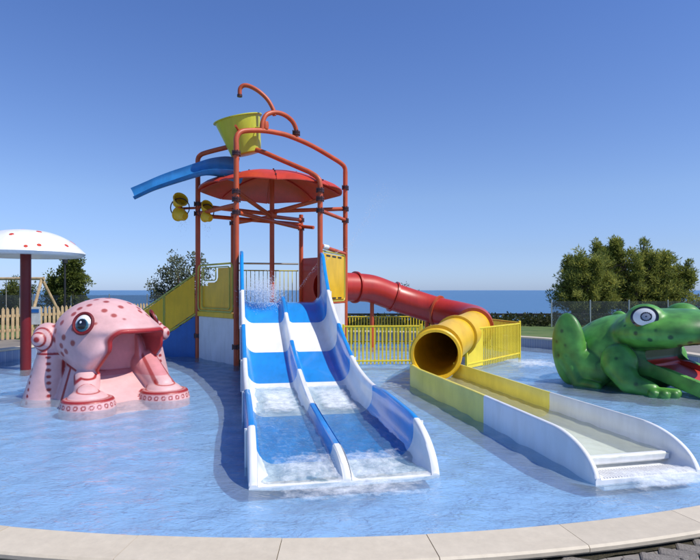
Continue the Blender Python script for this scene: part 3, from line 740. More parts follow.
flange_at(12 * nper + 6, M['yellow'], .47)
# mouth lip
p = PT[-1]; tg = (PT[-1] - PT[-2]).normalized(); q = Vector((0, 0, 1)).rotation_difference(tg).to_matrix()
b = MB().lathe([(TR - .02, -.02), (TR + .05, -.02), (TR + .055, .03), (TR + .03, .06), (TR - .015, .06)], p, 40, q); b.F = [f for f in b.F if len(f) == 4]; b.F += [(160 + k, 160 + (k + 1) % 40, (k + 1) % 40, k) for k in range(40)]
b.out('mouth_rim', M['yellow'], tub)
# supports
for idx in (3 * nper, 5 * nper + 4):
    pp = PT[idx]; MB().tube([(pp.x, pp.y, -.35), (pp.x, pp.y, pp.z - TR)], .06, 12).out('support', M['red_post'], tub)
# open chute
CL0, CL1 = Vector((1.52, 10.12, 0)), Vector((2.69, 5.02, 0)); cd = (CL1 - CL0); CLn = cd.length; cd.normalize(); cn = Vector((-cd.y, cd.x, 0))
if cn.x < 0: cn = -cn
HW = .485
def chute_sec(t):
    c = CL0.lerp(CL1, t); zb = .07 - .04 * t; zw = .36 * endround(t, .86) if t > .86 else .36 + .03 * max(0, .1 - t) * 4
    zw = max(zw, zb + .02); T = .05; hw = HW + .07 * max(0, t - .5) * 2 - .04 * (max(0, .1 - t) * 10)
    rad_ = min(.12, (zw - zb) * .9)
    pts = [(-hw, interp(t, [0, .9, 1], [-.15, -.15, -.02])), (-hw, zw - .02), (-hw + .01, zw - .004), (-hw + .02, zw), (-hw + T - .01, zw), (-hw + T, zw - .012)]
    for k in range(6): th = k / 5 * math.pi / 2; pts.append((-hw + T + rad_ * (1 - math.cos(th)), zb + rad_ * (1 - math.sin(th))))
    full = pts + [(-x, z) for x, z in pts[::-1]]
    return [c + cn * x + Vector((0, 0, z)) for x, z in full]
for t0, t1, mt, lb in ((-.01, .565, 'yellow_pale', 'lemon yellow first half of the open chute'), (.565, 1.0, 'white', 'white outer half of the open chute')):
    ts = [lerp(t0, t1, k / 16) for k in range(17)] if t1 < 1 else [lerp(.565, .86, k / 8) for k in range(9)] + [.86 + .14 * math.sin(k / 16 * math.pi / 2) for k in range(1, 17)]
    S_ = [chute_sec(t) for t in ts]; m_ = len(S_[0]); V = [v for s in S_ for v in s]
    F = [(i * m_ + j, i * m_ + (j + 1) % m_, (i + 1) * m_ + (j + 1) % m_, (i + 1) * m_ + j) for i in range(len(S_) - 1) for j in range(m_)]
    F += [tuple(range(m_ - 1, -1, -1)), tuple(range((len(S_) - 1) * m_, len(S_) * m_))]
    b = MB(); b.add(V, F); b.out('chute_section', M[mt], tub, label=lb, auto=50)
def ch(t, x, z): v = CL0.lerp(CL1, t) + cn * x; v.z = z; return v
# lip along the top of the walls, cross bar and end apron
m3 = Matrix((cn, cd, Vector((0, 0, 1)))).transposed()
MB().box(ch(.94, 0, .105), (HW * 2 - .04, .07, .08), m3, .015).out('cross_bar', M['white'], tub, smooth=False)
MB().box(ch(.982, 0, -.045), (HW * 2 - .02, .18, .05), m3, .02).out('end_apron', M['white'], tub, smooth=False)
sl = mesh_of('grille_slat', *(lambda q: (np.array([tuple(v) for v in q.V]), q.F))(MB().box((0, 0, 0), (.018, .2, .012))), M['white_panel'], False)
for k in range(30): place('grille_slat', sl, tub, ch(.975, -.43 + k * .86 / 29, .035), (0, 0, math.atan2(cn.y, cn.x)))
V = []; F = []; n1, n2 = 70, 14
for i in range(n1 + 1):
    for j in range(n2 + 1):
        p = ch(lerp(-.0, .95, i / n1), lerp(-HW + .03, HW - .03, j / n2), 0); p.z = .135 + .008 * math.sin(p.x * 21 + p.y * 9) * math.sin(17 * p.y) ; V.append(p)
for i in range(n1):
    for j in range(n2): F.append((i * (n2 + 1) + j, (i + 1) * (n2 + 1) + j, (i + 1) * (n2 + 1) + j + 1, i * (n2 + 1) + j + 1))
b = MB(); b.add(V, F); b.out('chute_water', M['chute_water'], tub)
foam('foam', lambda u, v: ch(lerp(.955, 1.07, u), lerp(-.54, .70, v), .055 - .037 * u), 30, 60, 'white foam at the end of the open chute', .35, amp=.015, peak=.62)
foam('foam', lambda u, v: (lerp(3.2, 5.2, u), lerp(11.6, 14.2, v), .02), 40, 50, 'froth on the pool between the yellow fence and the green frog', .5, amp=.012, peak=.62)
foam('foam', lambda u, v: (lerp(.2, 1.3, u), lerp(8.2, 12.2, v), .02), 30, 60, 'pale froth between the two slides', .5, amp=.01, peak=.34)

# ================================================================ YELLOW FENCES
slat_me = mesh_of('slat', *(lambda q: (np.array([tuple(v) for v in q.V]), q.F))(MB().box((0, 0, 0), (.035, .02, .84), bev=.004)), M['yellow_fence'], False)
def yfence(p, q, top, label, sp=.088, solid=0, base=0.0):
    p, q = Vector(p + (0,)), Vector(q + (0,)); d = q - p; L_ = d.length; d.normalize(); c = (p + q) / 2; ang = math.atan2(d.y, d.x)
    t = thing('safety_fence', label, 'fence', (c.x, c.y, 0), 'yellow safety fences round the tube slide')
    for z in (top - .02, base + .10): MB().box((c.x, c.y, z), (L_, .035, .035), Matrix.Rotation(ang, 3, 'Z'), .006).out('rail', M['yellow_fence'], t, smooth=False)
    for e in (p, q): MB().box((e.x, e.y, (top + .03 - .3) / 2), (.05, .05, top + .33), Matrix.Rotation(ang, 3, 'Z'), .006).out('fence_post', M['yellow_fence'], t, smooth=False)
    n_ = int(L_ / sp)
    for k in range(1, n_):
        s = k * L_ / n_
        if s < solid: continue
        v = p + d * s; place('slat', slat_me, t, (v.x, v.y, top - .46), (0, 0, ang))
    if solid:
        v = p + d * (solid / 2 + .02); MB().box((v.x, v.y, top - .45), (solid - .04, .012, .82), Matrix.Rotation(ang, 3, 'Z')).out('fence_sheet', M['yellow_fence'], t, smooth=False)
yfence((-.15, 12.62), (1.62, 12.72), .90, 'yellow slatted fence between the blue and white slide and the yellow tube mouth')
yfence((2.5, 12.02), (4.3, 14.2), .87, 'yellow slatted fence right of the yellow tube, running away from the camera', .085, .75)
yfence((4.3, 14.2), (3.7, 17.5), .89, 'short yellow fence closing the far right side of the tube slide enclosure')
yfence((3.7, 17.5), (-.1, 17.4), .89, 'long yellow fence behind the red tube slide', .09)

# ================================================================ MUSHROOM
mx_, my_ = -6.92, 11.95
mush = thing('mushroom_fountain', 'white mushroom water fountain with red spots on a dark red stem', 'mushroom', (mx_, my_, 0))
MB().tube([(mx_, my_, -.35), (mx_, my_, 2.55)], .105, 24).out('stem', M['maroon'], mush)
cap_f = lambda r_: 2.50 + .48 * (1 - (r_ / 1.16) ** 2.6)
prof = [(0, 2.50), (.2, 2.47), (.9, 2.42), (1.06, 2.41), (1.13, 2.43), (1.165, 2.48)] + [(r_, cap_f(r_) + .0) for r_ in np.linspace(1.155, .0, 18)]
MB().lathe(prof, (mx_, my_, 0), 56).out('cap', M['white'], mush)
for dx, dy, sr_ in ((-.12, -.98, .10), (-.35, -.45, .08), (.45, -.30, .06), (.72, -.78, .045), (1.0, -.25, .05), (.15, -.75, .05), (.0, -.1, .06), (.55, -.95, .04), (-.6, -.9, .06), (.2, .3, .1), (.8, .4, .09), (-.8, -.5, .1), (-.5, .5, .1)):
    r_ = math.hypot(dx, dy); z = cap_f(r_); sl_ = -.48 * 2.6 * (r_ / 1.16) ** 1.6 / 1.16; nr_ = Vector((-sl_ * dx / max(r_, .01), -sl_ * dy / max(r_, .01), 1)).normalized()
    q = Vector((0, 0, 1)).rotation_difference(nr_).to_matrix()
    MB().lathe([(0, .007), (sr_ * .8, .006), (sr_, -.004)], Vector((mx_ + dx, my_ + dy, z)), 20, q).out('spot', M['red_dome'], mush)

# ================================================================ FIGURES (implicit surfaces)
def surface_nets(Fv, org, h):
    nx, ny, nz = Fv.shape; s = Fv < 0
    cs = np.zeros((nx - 1, ny - 1, nz - 1), int)
    for dx in (0, 1):
        for dy in (0, 1):
            for dz in (0, 1): cs += s[dx:nx - 1 + dx, dy:ny - 1 + dy, dz:nz - 1 + dz]
    act = (cs > 0) & (cs < 8); idx = np.full(act.shape, -1); ids = np.argwhere(act); idx[act] = np.arange(len(ids))
    acc = np.zeros((len(ids), 3)); cn_ = np.zeros(len(ids)); I = ids
    crn = [(a, b, c) for a in (0, 1) for b in (0, 1) for c in (0, 1)]
    for a in crn:
        for ax in range(3):
            if a[ax] == 1: continue
            b = list(a); b[ax] = 1
            fa = Fv[I[:, 0] + a[0], I[:, 1] + a[1], I[:, 2] + a[2]]; fb = Fv[I[:, 0] + b[0], I[:, 1] + b[1], I[:, 2] + b[2]]
            m = (fa < 0) != (fb < 0); t = np.zeros(len(fa)); t[m] = fa[m] / (fa[m] - fb[m])
            pnt = np.array(a, float)[None] + (np.array(b) - np.array(a))[None] * t[:, None]
            acc[m] += pnt[m]; cn_[m] += 1
    V = (ids + acc / cn_[:, None]) * h + np.array(org)
    quads = []
    for ax in range(3):
        o1, o2 = [(1, 2), (2, 0), (0, 1)][ax]
        sl0 = [slice(None)] * 3; sl1 = [slice(None)] * 3; sl0[ax] = slice(0, -1); sl1[ax] = slice(1, None)
        ch_ = s[tuple(sl0)] != s[tuple(sl1)]; e = np.argwhere(ch_)
        lim = np.array(act.shape)
        ok = (e[:, o1] > 0) & (e[:, o2] > 0) & (e[:, o1] < lim[o1]) & (e[:, o2] < lim[o2]); e = e[ok]
        inside = s[e[:, 0], e[:, 1], e[:, 2]]
        def cell(d1, d2):
            c = e.copy(); c[:, o1] -= d1; c[:, o2] -= d2; return idx[c[:, 0], c[:, 1], c[:, 2]]
        q = np.stack([cell(0, 0), cell(1, 0), cell(1, 1), cell(0, 1)], 1); q[~inside] = q[~inside][:, ::-1]
        quads.append(q)
    return V, np.concatenate(quads)
def ell(X, Y, Z, c, r_, rot=None):
    x, y, z = X - c[0], Y - c[1], Z - c[2]
    if rot is not None:
        m = np.array(rot); x, y, z = m[0][0] * x + m[1][0] * y + m[2][0] * z, m[0][1] * x + m[1][1] * y + m[2][1] * z, m[0][2] * x + m[1][2] * y + m[2][2] * z
    k0 = np.sqrt((x / r_[0]) ** 2 + (y / r_[1]) ** 2 + (z / r_[2]) ** 2) + 1e-9; k1 = np.sqrt((x / r_[0] ** 2) ** 2 + (y / r_[1] ** 2) ** 2 + (z / r_[2] ** 2) ** 2) + 1e-9
    return k0 * (k0 - 1) / k1
def cap_(X, Y, Z, a, b, ra, rb):
    a = np.array(a, float); b = np.array(b, float); d = b - a; L2 = (d * d).sum()
    t = np.clip(((X - a[0]) * d[0] + (Y - a[1]) * d[1] + (Z - a[2]) * d[2]) / L2, 0, 1)
    return np.sqrt((X - a[0] - t * d[0]) ** 2 + (Y - a[1] - t * d[1]) ** 2 + (Z - a[2] - t * d[2]) ** 2) - (ra + (rb - ra) * t)
def rbox(X, Y, Z, c, hsz, r_):
    q = [np.abs(A_ - c[k]) - (hsz[k] - r_) for k, A_ in enumerate((X, Y, Z))]
    return np.sqrt(sum(np.maximum(k, 0) ** 2 for k in q)) + np.minimum(np.maximum(np.maximum(q[0], q[1]), q[2]), 0) - r_
def smin(a, b, k): h = np.clip(.5 + .5 * (b - a) / k, 0, 1); return b + (a - b) * h - k * h * (1 - h)
def smax(a, b, k): return -smin(-a, -b, k)
def rotm(ax, deg): return [list(r_) for r_ in Matrix.Rotation(R(deg), 3, ax)]
def figure(name_root, mesh_name, origin, ang, lo, hi, h, fn, colfn):
    ax_ = [np.arange(lo[k], hi[k] + h, h) for k in range(3)]; X, Y, Z = np.meshgrid(*ax_, indexing='ij')
    V, Q = surface_nets(fn(X, Y, Z)[0], lo, h)
    # relax slightly
    col = colfn(V)
    c_, s_ = math.cos(ang), math.sin(ang); W = np.stack([V[:, 0] * c_ - V[:, 1] * s_, V[:, 0] * s_ + V[:, 1] * c_, V[:, 2]], 1)
    me = mesh_of(mesh_name, W, Q, M['figure'], True, col)
    return place(mesh_name, me, name_root, (origin[0], origin[1], 0))
def mixc(c, m, col): return c * (1 - m[:, None]) + np.array(col)[None] * m[:, None]
def band(d, w0, soft=.012): return np.clip((w0 - np.abs(d)) / soft, 0, 1)
def disc_eye(root, center, nrm, rx, rz, colf, bulge=.45, nm='eye'):
    nrm = Vector(nrm).normalized(); sx = Vector((0, 0, 1)).cross(nrm).normalized(); up_ = nrm.cross(sx); V = []; F = []; Cc = []; nr_, na_ = 22, 40
    for i in range(nr_ + 1):
        r_ = i / nr_
        for j in range(na_):
            a = 2 * math.pi * j / na_; x, y = r_ * math.cos(a), r_ * math.sin(a)
            V.append(Vector(center) + sx * x * rx + up_ * y * rz + nrm * bulge * rx * (1 - r_ * r_)); Cc.append(colf(x, y))
    for i in range(nr_):
        for j in range(na_): k = (j + 1) % na_; F.append((i * na_ + j, (i + 1) * na_ + j, (i + 1) * na_ + k, i * na_ + k))
    c = sum(V, Vector()) / len(V); me = mesh_of(nm, [v - c for v in V], F, M['eye'], True, np.array(Cc)); return place(nm, me, root, c)

# ---- octopus
OO, OA = (-3.96, 9.22), R(-50)
HA = R(20); HC, HS = math.cos(HA), math.sin(HA)
def hrot(v): return Vector((v[0] * HC - v[1] * HS, v[0] * HS + v[1] * HC, v[2]))
def octo(X, Y, Z):
    Ya = np.abs(Y); X0, Y0, Ya0 = X, Y, Ya
    X, Y = X0 * HC + Y0 * HS, -X0 * HS + Y0 * HC; Ya = np.abs(Y)
    head = ell(X, Y, Z, (-.10, 0, .95), (.78, .78, .62))
    head = smin(head, ell(X, Y, Z, (.33, 0, 1.05), (.52, .64, .20)), .14)
    head = smin(head, ell(X, Ya, Z, (.20, .44, .72), (.46, .27, .36)), .12)
    mouth = rbox(X, Y, Z, (1.02, 0, .71), (1.02, .49, .35), .15)
    head = smax(head, (X - (.27 + (Z - .42) * .98)) / 1.4, .06)
    head = smax(head, -mouth, .03)
    headr = (X, Y); X, Y, Ya = X0, Y0, Ya0
    body = cap_(X, Y, Z, (-.12, 0, -.3), (-.12, 0, .62), .88, .60)
    chute = np.maximum(np.maximum(.15 - X, Ya - .36), (.44 - .55 * np.clip(X - .1, 0, 9)) - Z)
    floor = np.maximum(np.maximum(np.abs(X - .5) - .62, Ya - .42), Z - (.45 - .48 * np.clip(X - .1, 0, 9)))
    body = smin(body, floor, .04)
    body = smax(body, -chute, .05)
    d = smin(head, body, .05)
    lip = smax(np.abs(mouth) - .04, np.abs(head + 0.0) - .05, .04)
    lip = np.maximum(lip, .40 - Z)
    d = smin(d, lip, .02)
    arm = np.where(Y > 0, cap_(X, Y, Z, (.16, .52, .46), (.80, .57, .15), .23, .19), cap_(X, Y, Z, (.36, -.44, .34), (.76, -.57, .10), .19, .17))
    foot = np.sqrt((X - .90) ** 2 + (Ya - .57) ** 2); foot = smax(foot - .385 + .25 * np.clip(Z, 0, 1), np.abs(Z + .02) - .155, .05)
    foot = smin(foot, ell(X, Ya, Z, (.86, .57, .12), (.27, .27, .12)), .02)
    foot = smin(foot, ell(X, Ya, Z, (.84, .57, .19), (.16, .16, .11)), .02)
    d = smin(d, smin(arm, foot, .05), .03)
    col = cap_(X, Ya, Z, (-.42, .88, -.2), (-.32, .76, .62), .35, .25)
    ball = ell(X, Ya, Z, (-.34, .84, .93), (.25, .22, .25)); ball2 = ell(X, Ya, Z, (-.22, .98, .93), (.12, .12, .13))
    curl = ell(X, Ya, Z, (-.86, .78, .5), (.17, .15, .17)); back = cap_(X, Ya, Z, (-.95, .8, -.2), (-.9, .75, .4), .26, .15)
    d = smin(d, smin(col, smin(ball, ball2, .02), .03), .03); d = smin(d, smin(curl, back, .03), .03)
    return d, head, body, mouth, arm, foot, col, ball, ball2, curl
g_ = np.random.default_rng(3); spots_dir = []
for k in range(120):
    z = 1 - 2 * (k + .5) / 120; a = k * 2.39996 + g_.uniform(-.3, .3); s_ = math.sqrt(1 - z * z); spots_dir.append((s_ * math.cos(a), s_ * math.sin(a), z))
def octo_col(V):
    X, Y, Z = V.T; d, head, body, mouth, arm, foot, col, ball, ball2, curl = octo(X, Y, Z); Ya = np.abs(Y)
    pink = (.72, .43, .42); red = (.33, .02, .02); c = np.tile(np.array(pink), (len(V), 1))
    nz = np.sin(X * 9 + Y * 7) * np.sin(Z * 8 + X * 5); c *= (1 + .05 * nz)[:, None]
    inside = (mouth < .02); c = mixc(c, np.clip(inside * 1.0, 0, 1), (.66, .27, .28))
    onhead = np.abs(head) < .02
    for q in spots_dir:
        q = np.array(q); pt = np.array((-.10, 0, .95)) + q * np.array((.78, .78, .62)); 
        if q[2] < -.45: continue
        dd = np.sqrt(((V - np.array(hrot(pt))) ** 2).sum(1)); c = mixc(c, np.clip((.055 - dd) / .018, 0, 1) * .95 * (~inside), (.36, .06, .05))
    c = mixc(c, band(mouth, .05, .02) * (Z > .40) * (head < .09), (.38, .02, .02))
    # seams
    c = mixc(c, band(head - body, .035, .02) * (Z < .75) * (mouth > .05) * (col > .04), red)
    ang = np.arctan2(Y, X + .12); c = mixc(c, band(np.abs(ang) - 1.25, .05, .02) * (np.abs(body) < .02) * (col > .03) * (Z < .62), red)
    oncol = (np.abs(col) < .02)
    # column: border lines and sucker rows; position across the column in the camera-facing side
    a2 = np.arctan2(Ya - .93, X + .46); 
    for aa_ in (-.62, 1.5): c = mixc(c, band(a2 - aa_, .09, .04) * oncol * (Z < .68), red)
    zz = (Z % .10) - .05
    for aa_ in (-.12, .85): rr_ = .3; c = mixc(c, np.clip((.032 - np.sqrt(((a2 - aa_) * rr_) ** 2 + zz ** 2)) / .01, 0, 1) * oncol * (Z < .66), red)
    c = mixc(c, band(Z - .70, .025) * ((np.abs(col) < .03) | (np.abs(ball) < .03)) * (Ya > .7), red)
    vb = np.stack([X + .34, Ya - .84, Z - .93], 1); vb /= np.linalg.norm(vb, axis=1)[:, None] + 1e-9; db = np.arccos(np.clip(vb @ np.array((.72, .69, 0)), -1, 1))
    for rr_ in (.10, .42, .80): c = mixc(c, band(db - rr_, .09, .05) * ((np.abs(ball) < .03) | (np.abs(ball2) < .03)), red)
    dc = np.sqrt((X + .86) ** 2 + (Z - .5) ** 2); c = mixc(c, band(dc - .1, .02) * (np.abs(curl) < .02), red)
    # feet
    fa = np.arctan2(Ya - .57, X - .90); fr_ = np.sqrt((X - .90) ** 2 + (Ya - .57) ** 2); onf = np.abs(foot) < .025
    c = mixc(c, band(Z - .115, .024) * (fr_ > .30) * onf, red); c = mixc(c, np.clip((.33 - np.abs(fr_ - .0)) * 0, 0, 1), red)
    for rr_ in (.285, .15): c = mixc(c, band(fr_ - rr_, .018) * onf * (Z > .11), (.45, .07, .05))
    fz = Z - .045; ff = (fa % .285) - .1425; ds = np.sqrt((ff * .40) ** 2 + fz ** 2)
    c = mixc(c, band(ds - .028, .011, .006) * (fr_ > .3) * (Z < .10) * onf, red)
    c = mixc(c, band(Ya - .56 - .13 * np.sign(Ya - .56), .03) * (np.abs(arm) < .02) * (Z > .2) * (Y > 0) * .8, red)
    return c
octopus = thing('octopus_figure', 'pink spotted octopus figure with wide open red lipped mouth standing in the pool', 'octopus', (OO[0], OO[1], 0))
figure(octopus, 'octopus_body', OO, OA, (-1.3, -1.36, -.14), (1.5, 1.36, 1.66), .0155, octo, octo_col)
def loc2w(O, A_, v): c_, s_ = math.cos(A_), math.sin(A_); return Vector((O[0] + v[0] * c_ - v[1] * s_, O[1] + v[0] * s_ + v[1] * c_, v[2]))
def vec2w(A_, v): return loc2w((0, 0), A_, v)
def octo_eye_col(x, y):
    r_ = math.hypot(x, y)
    if r_ > .84: return (.25, .02, .02)
    if math.hypot(x * 1.1 + .12, y * 1.1 - .02) < .13: return (.7, .75, .8)
    if math.hypot(x, y * 1.0 + .16) < .50: return (.01, .01, .015)
    if math.hypot(x, y + .26) < .66: return (.02, .10, .14)
    return (.75, .78, .8) if y > -.1 else (.35, .32, .33)
for s in (-1, 1):
    az = R(60) * s; el = R(14); n_ = Vector((math.cos(az) * math.cos(el), math.sin(az) * math.cos(el), math.sin(el)))
    c0 = Vector((-.10 + .78 * n_.x * .955, .78 * n_.y * .955, .95 + .62 * n_.z * 1.35 + .02))
    nr_ = Vector((n_.x / .8, n_.y / .8, n_.z * 1.2 / .62)).normalized()
    disc_eye(octopus, loc2w(OO, OA, hrot(c0 + nr_ * .045)), vec2w(OA, hrot(nr_)), .14, .16, octo_eye_col, .5)
    rp = []; up_l = Vector((0, 0, 1)); sx = up_l.cross(nr_).normalized(); u2 = nr_.cross(sx)
    for k in range(28): a = 2 * math.pi * k / 28; rp.append(loc2w(OO, OA, hrot(c0 + nr_ * .055 + sx * .145 * math.cos(a) + u2 * .165 * math.sin(a))))
    MB().tube(rp, .024, 8, closed=True).out('eyelid', M['maroon'], octopus)

# ---- frog
FO, FA = (5.46, 9.75), R(-55)
def frog(X, Y, Z):
    Ya = np.abs(Y)
    body = ell(X, Y, Z, (-.70, 0, .52), (1.0, .86, .74), rotm('Y', -6))
    head = ell(X, Y, Z, (.12, 0, .99), (.96, .94, .39), rotm('Y', -5))
    head = smin(head, ell(X, Y, Z, (-.2, 0, .95), (.6, .78, .38)), .15)
    head = smin(head, ell(X, Ya, Z, (.84, .16, 1.16), (.2, .2, .12)), .1)
    bul = ell(X, Ya, Z, (.02, .64, 1.20), (.33, .24, .27))
    head = smin(head, bul, .05)
    mouth = rbox(X, Y, Z - .10 * X, (1.0, 0, .63), (1.05, .80, .17), .10)
    under = smax(ell(X, Y, Z, (.12, 0, .97), (.80, .78, .34)), Z - .86, .02)
    jaw = np.maximum(np.maximum(np.abs(X - .55) - .85, Ya - .62), np.abs(Z - (.36 - .30 * (X - .1))) - .12)
    neck = ell(X, Y, Z, (-.25, 0, .45), (.55, .72, .50))
    d = smin(body, neck, .10)
    d = smin(d, smax(head, -Z + .62 + .17 * np.clip(X, 0, 2) ** 1.3, .06), .07)
    d = smin(d, jaw, .08)
    cav = rbox(X, Y, Z - (.62 - .06 * np.clip(X, 0, 2)), (.85, 0, .05), (.90, .62, .22), .10)
    ch2 = np.maximum(np.maximum(Ya - .47, (.36 - .30 * (X - .1)) + .02 - Z), np.maximum(Z - .76, -X + .05))
    d = smax(d, -cav, .03); d = smax(d, -ch2, .03)
    lipline = None
    knee = ell(X, Ya, Z, (-1.26, .88, .62), (.33, .18, .66), rotm('Y', -4))
    thigh = ell(X, Ya, Z, (-1.0, .78, .32), (.5, .22, .34), rotm('Y', 18))
    calf = cap_(X, Ya, Z, (-1.25, .92, .45), (-1.0, .95, .02), .16, .12)
    hf = smin(cap_(X, Ya, Z, (-1.0, .95, .03), (-.62, 1.02, .03), .10, .075), cap_(X, Ya, Z, (-1.0, .95, .03), (-.68, .88, .03), .09, .07), .03)
    leg = smin(smin(knee, thigh, .03), smin(calf, hf, .03), .03); d = smin(d, leg, .03)
    sh = ell(X, Ya, Z, (-.32, .86, .47), (.31, .22, .32)); up_ = cap_(X, Ya, Z, (-.30, .9, .40), (-.08, .98, .18), .24, .19)
    fo = cap_(X, Ya, Z, (-.08, .98, .18), (.24, .90, .08), .17, .13)
    arm = smin(smin(sh, up_, .03), fo, .02)
    for (ex, ey) in ((.36, 1.06), (.50, 1.0), (.58, .86), (.54, .70)): arm = smin(arm, cap_(X, Ya, Z, (.26, .88, .06), (ex, ey, .05), .085, .08), .012)
    d = smin(d, arm, .025)
    return d, head, body, cav, ch2, leg, arm, bul, knee
g_ = np.random.default_rng(11); fs = []
for k in range(60):
    z = 1 - 2 * (k + .5) / 60; a = k * 2.39996 + g_.uniform(-.3, .3); s_ = math.sqrt(1 - z * z); fs.append((s_ * math.cos(a), s_ * math.sin(a), z))
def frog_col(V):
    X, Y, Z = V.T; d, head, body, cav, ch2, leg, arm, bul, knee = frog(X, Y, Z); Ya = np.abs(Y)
    lo_, hi_ = np.array((.02, .12, .022)), np.array((.13, .40, .06))
    m = np.clip(.55 + .35 * np.sin(3.1 * X + 2 * Y) * np.sin(4 * Z + 1.3 * X) + .2 * np.sin(11 * X + 7 * Z) * np.sin(9 * Y), 0, 1)
    c = lo_[None] * (1 - m[:, None]) + hi_[None] * m[:, None]
    dark = (.008, .04, .012)
    for q in fs:
        q = np.array(q)
        for cc, rr_, dd0 in (((-.72, 0, .52), (1.0, .8, .72), body), ((.12, 0, .97), (.92, .92, .34), head)):
            pt = np.array(cc) + q * np.array(rr_)
            if q[2] < -.6: continue
            ds = np.sqrt(((V - pt) ** 2).sum(1)); c = mixc(c, np.clip((.05 - ds) / .018, 0, 1) * .9, dark)
    for (x, y, z) in ((-1.3, 1.03, .95), (-1.22, 1.03, .7), (-1.4, 1.02, .75), (-1.2, 1.03, .5), (-1.35, 1.03, .5), (-.25, 1.06, .55), (-.38, 1.04, .42), (-.1, 1.1, .25), (.1, 1.1, .18)):
        ds = np.sqrt((X - x) ** 2 + (Ya - y) ** 2 + (Z - z) ** 2); c = mixc(c, np.clip((.045 - ds) / .02, 0, 1) * .8, dark)
    # airbrushed joint lines
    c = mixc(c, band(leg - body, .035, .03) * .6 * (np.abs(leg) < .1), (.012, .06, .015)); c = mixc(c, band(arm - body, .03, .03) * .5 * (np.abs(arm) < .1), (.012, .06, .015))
    lip = band(Z - (.735 + .02 * np.sin(6 * X)), .014, .01) * (X > -.75) * (np.abs(head) < .06) * (Ya > .5)
    c = mixc(c, lip * .85, (.01, .05, .015))
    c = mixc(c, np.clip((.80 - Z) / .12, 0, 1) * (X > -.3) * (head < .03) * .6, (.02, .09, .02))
    nn = np.array([mnoise.fractal(Vector(v) * 5.0, 1.0, 2.0, 4) for v in V.tolist()]); c = c * (1 + .45 * np.clip(nn, -1, 1))[:, None]
    flo = Z < (.36 - .30 * (X - .1)) + .11
    c = mixc(c, ((cav < .015) & (X > -.1)) * 1.0, (.03, .10, .025))
    c = mixc(c, (((cav < .015) | (ch2 < .02)) & flo & (X > -.1) & (Ya < .56)) * 1.0, (.50, .03, .015))
    return c
frogt = thing('frog_figure', 'green spotted frog figure with big white eyes and open red mouth', 'frog', (FO[0], FO[1], 0))
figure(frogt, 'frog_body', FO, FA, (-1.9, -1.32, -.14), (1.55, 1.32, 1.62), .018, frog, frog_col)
def frog_eye_col(x, y):
    r_ = math.hypot(x, y)
    if r_ > .80: return (.012, .014, .015)
    r2 = math.hypot((x - .16), (y - .0))
    if .30 < r2 < .42 or r2 < .07: return (.012, .012, .015)
    if r2 <= .30: return (.30, .32, .36)
    return (.78, .78, .76)
for s in (-1, 1):
    n_ = Vector((.22, s * .93, .28)).normalized(); c0 = Vector((.03, s * .62, 1.19)) + Vector((n_.x * .30, n_.y * .225, n_.z * .23))
    disc_eye(frogt, loc2w(FO, FA, c0), vec2w(FA, n_), .215, .185, frog_eye_col, .22)

# ================================================================ BACKGROUND THINGS
# picket fence
pk_poly = [(-.045, 0), (.045, 0), (.045, .88), (.0, .95), (-.045, .88)]
b = MB().prism([(x, 0, z) for x, z in pk_poly], (0, 1, 0), .02); pk_me = mesh_of('picket', np.array([tuple(v) for v in b.V]), b.F, M['wood'], False)
p0, p1 = Vector((-11.3, 13.9, GZ)), Vector((-7.5, 21.8, GZ)); d = (p1 - p0); L_ = d.length; d.normalize(); ang = math.atan2(d.y, d.x); nn_ = Vector((-d.y, d.x, 0))
pf = thing('picket_fence', 'pale wooden picket fence behind the mushroom and the pink octopus', 'fence', tuple(p0))
n_ = int(L_ / .15)
for k in range(n_):
    v = p0 + d * (k * .15); place('picket', pk_me, pf, (v.x, v.y, GZ + random.uniform(-.02, .01)), (random.uniform(-.01, .01), random.uniform(-.015, .015), ang + random.uniform(-.03, .03)))
for z in (.25, .68):
    c = (p0 + p1) / 2 + nn_ * .045; MB().box((c.x, c.y, GZ + z), (L_, .04, .08), Matrix.Rotation(ang, 3, 'Z'), .005).out('rail', M['wood'], pf, smooth=False)
for k in range(6):
    v = p0 + d * (k * L_ / 5) + nn_ * .11; MB().box((v.x, v.y, GZ + .45), (.09, .09, .95), Matrix.Rotation(ang, 3, 'Z'), .008).out('fence_post', M['wood_dark'], pf, smooth=False)
# sign board by the fence
sg = thing('sign_board', 'small pale notice board standing between the red mushroom stem and the octopus', 'sign', (-8.9, 15.85, GZ))
MB().box((-8.9, 15.85, GZ + .72), (.26, .025, .50), Matrix.Rotation(R(10), 3, 'Z'), .006).out('board', M['grey_sign'], sg, smooth=False)
MB().box((-8.9, 15.88, GZ + .3), (.05, .04, .7), None, .004).out('pole', M['wood_dark'], sg, smooth=False)
MB().box((-8.905, 15.83, GZ + .86), (.20, .012, .10), Matrix.Rotation(R(10), 3, 'Z')).out('header_strip', M['blue_side'], sg, smooth=False)
# swing frame
sw_ = thing('swing_frame', 'pale timber swing frame standing behind the picket fence at far left', 'swing', (-13.0, 21, GZ))
MB().tube([(-15.5, 21.2, 2.12), (-11.25, 20.6, 2.12)], .055, 8).out('beam', M['wood'], sw_)
for x, y in ((-15.4, 21.2), (-11.35, 20.62)):
    for s in (-1, 1):
        MB().tube([(x, y, 2.12), (x + .55 * (1 if s > 0 else -.1), y + s * .8, GZ - .05)], .055, 8).out('leg', M['wood'], sw_)
for x in (-13.9, -13.4, -12.8, -12.3): MB().tube([(x, 20.85, 2.1), (x, 20.85, .75)], .012, 5).out('rope', M['rope'], sw_)
for x in (-13.65, -12.55): MB().box((x, 20.85, .74), (.54, .2, .035), None, .005).out('seat', M['wood_dark'], sw_, smooth=False)
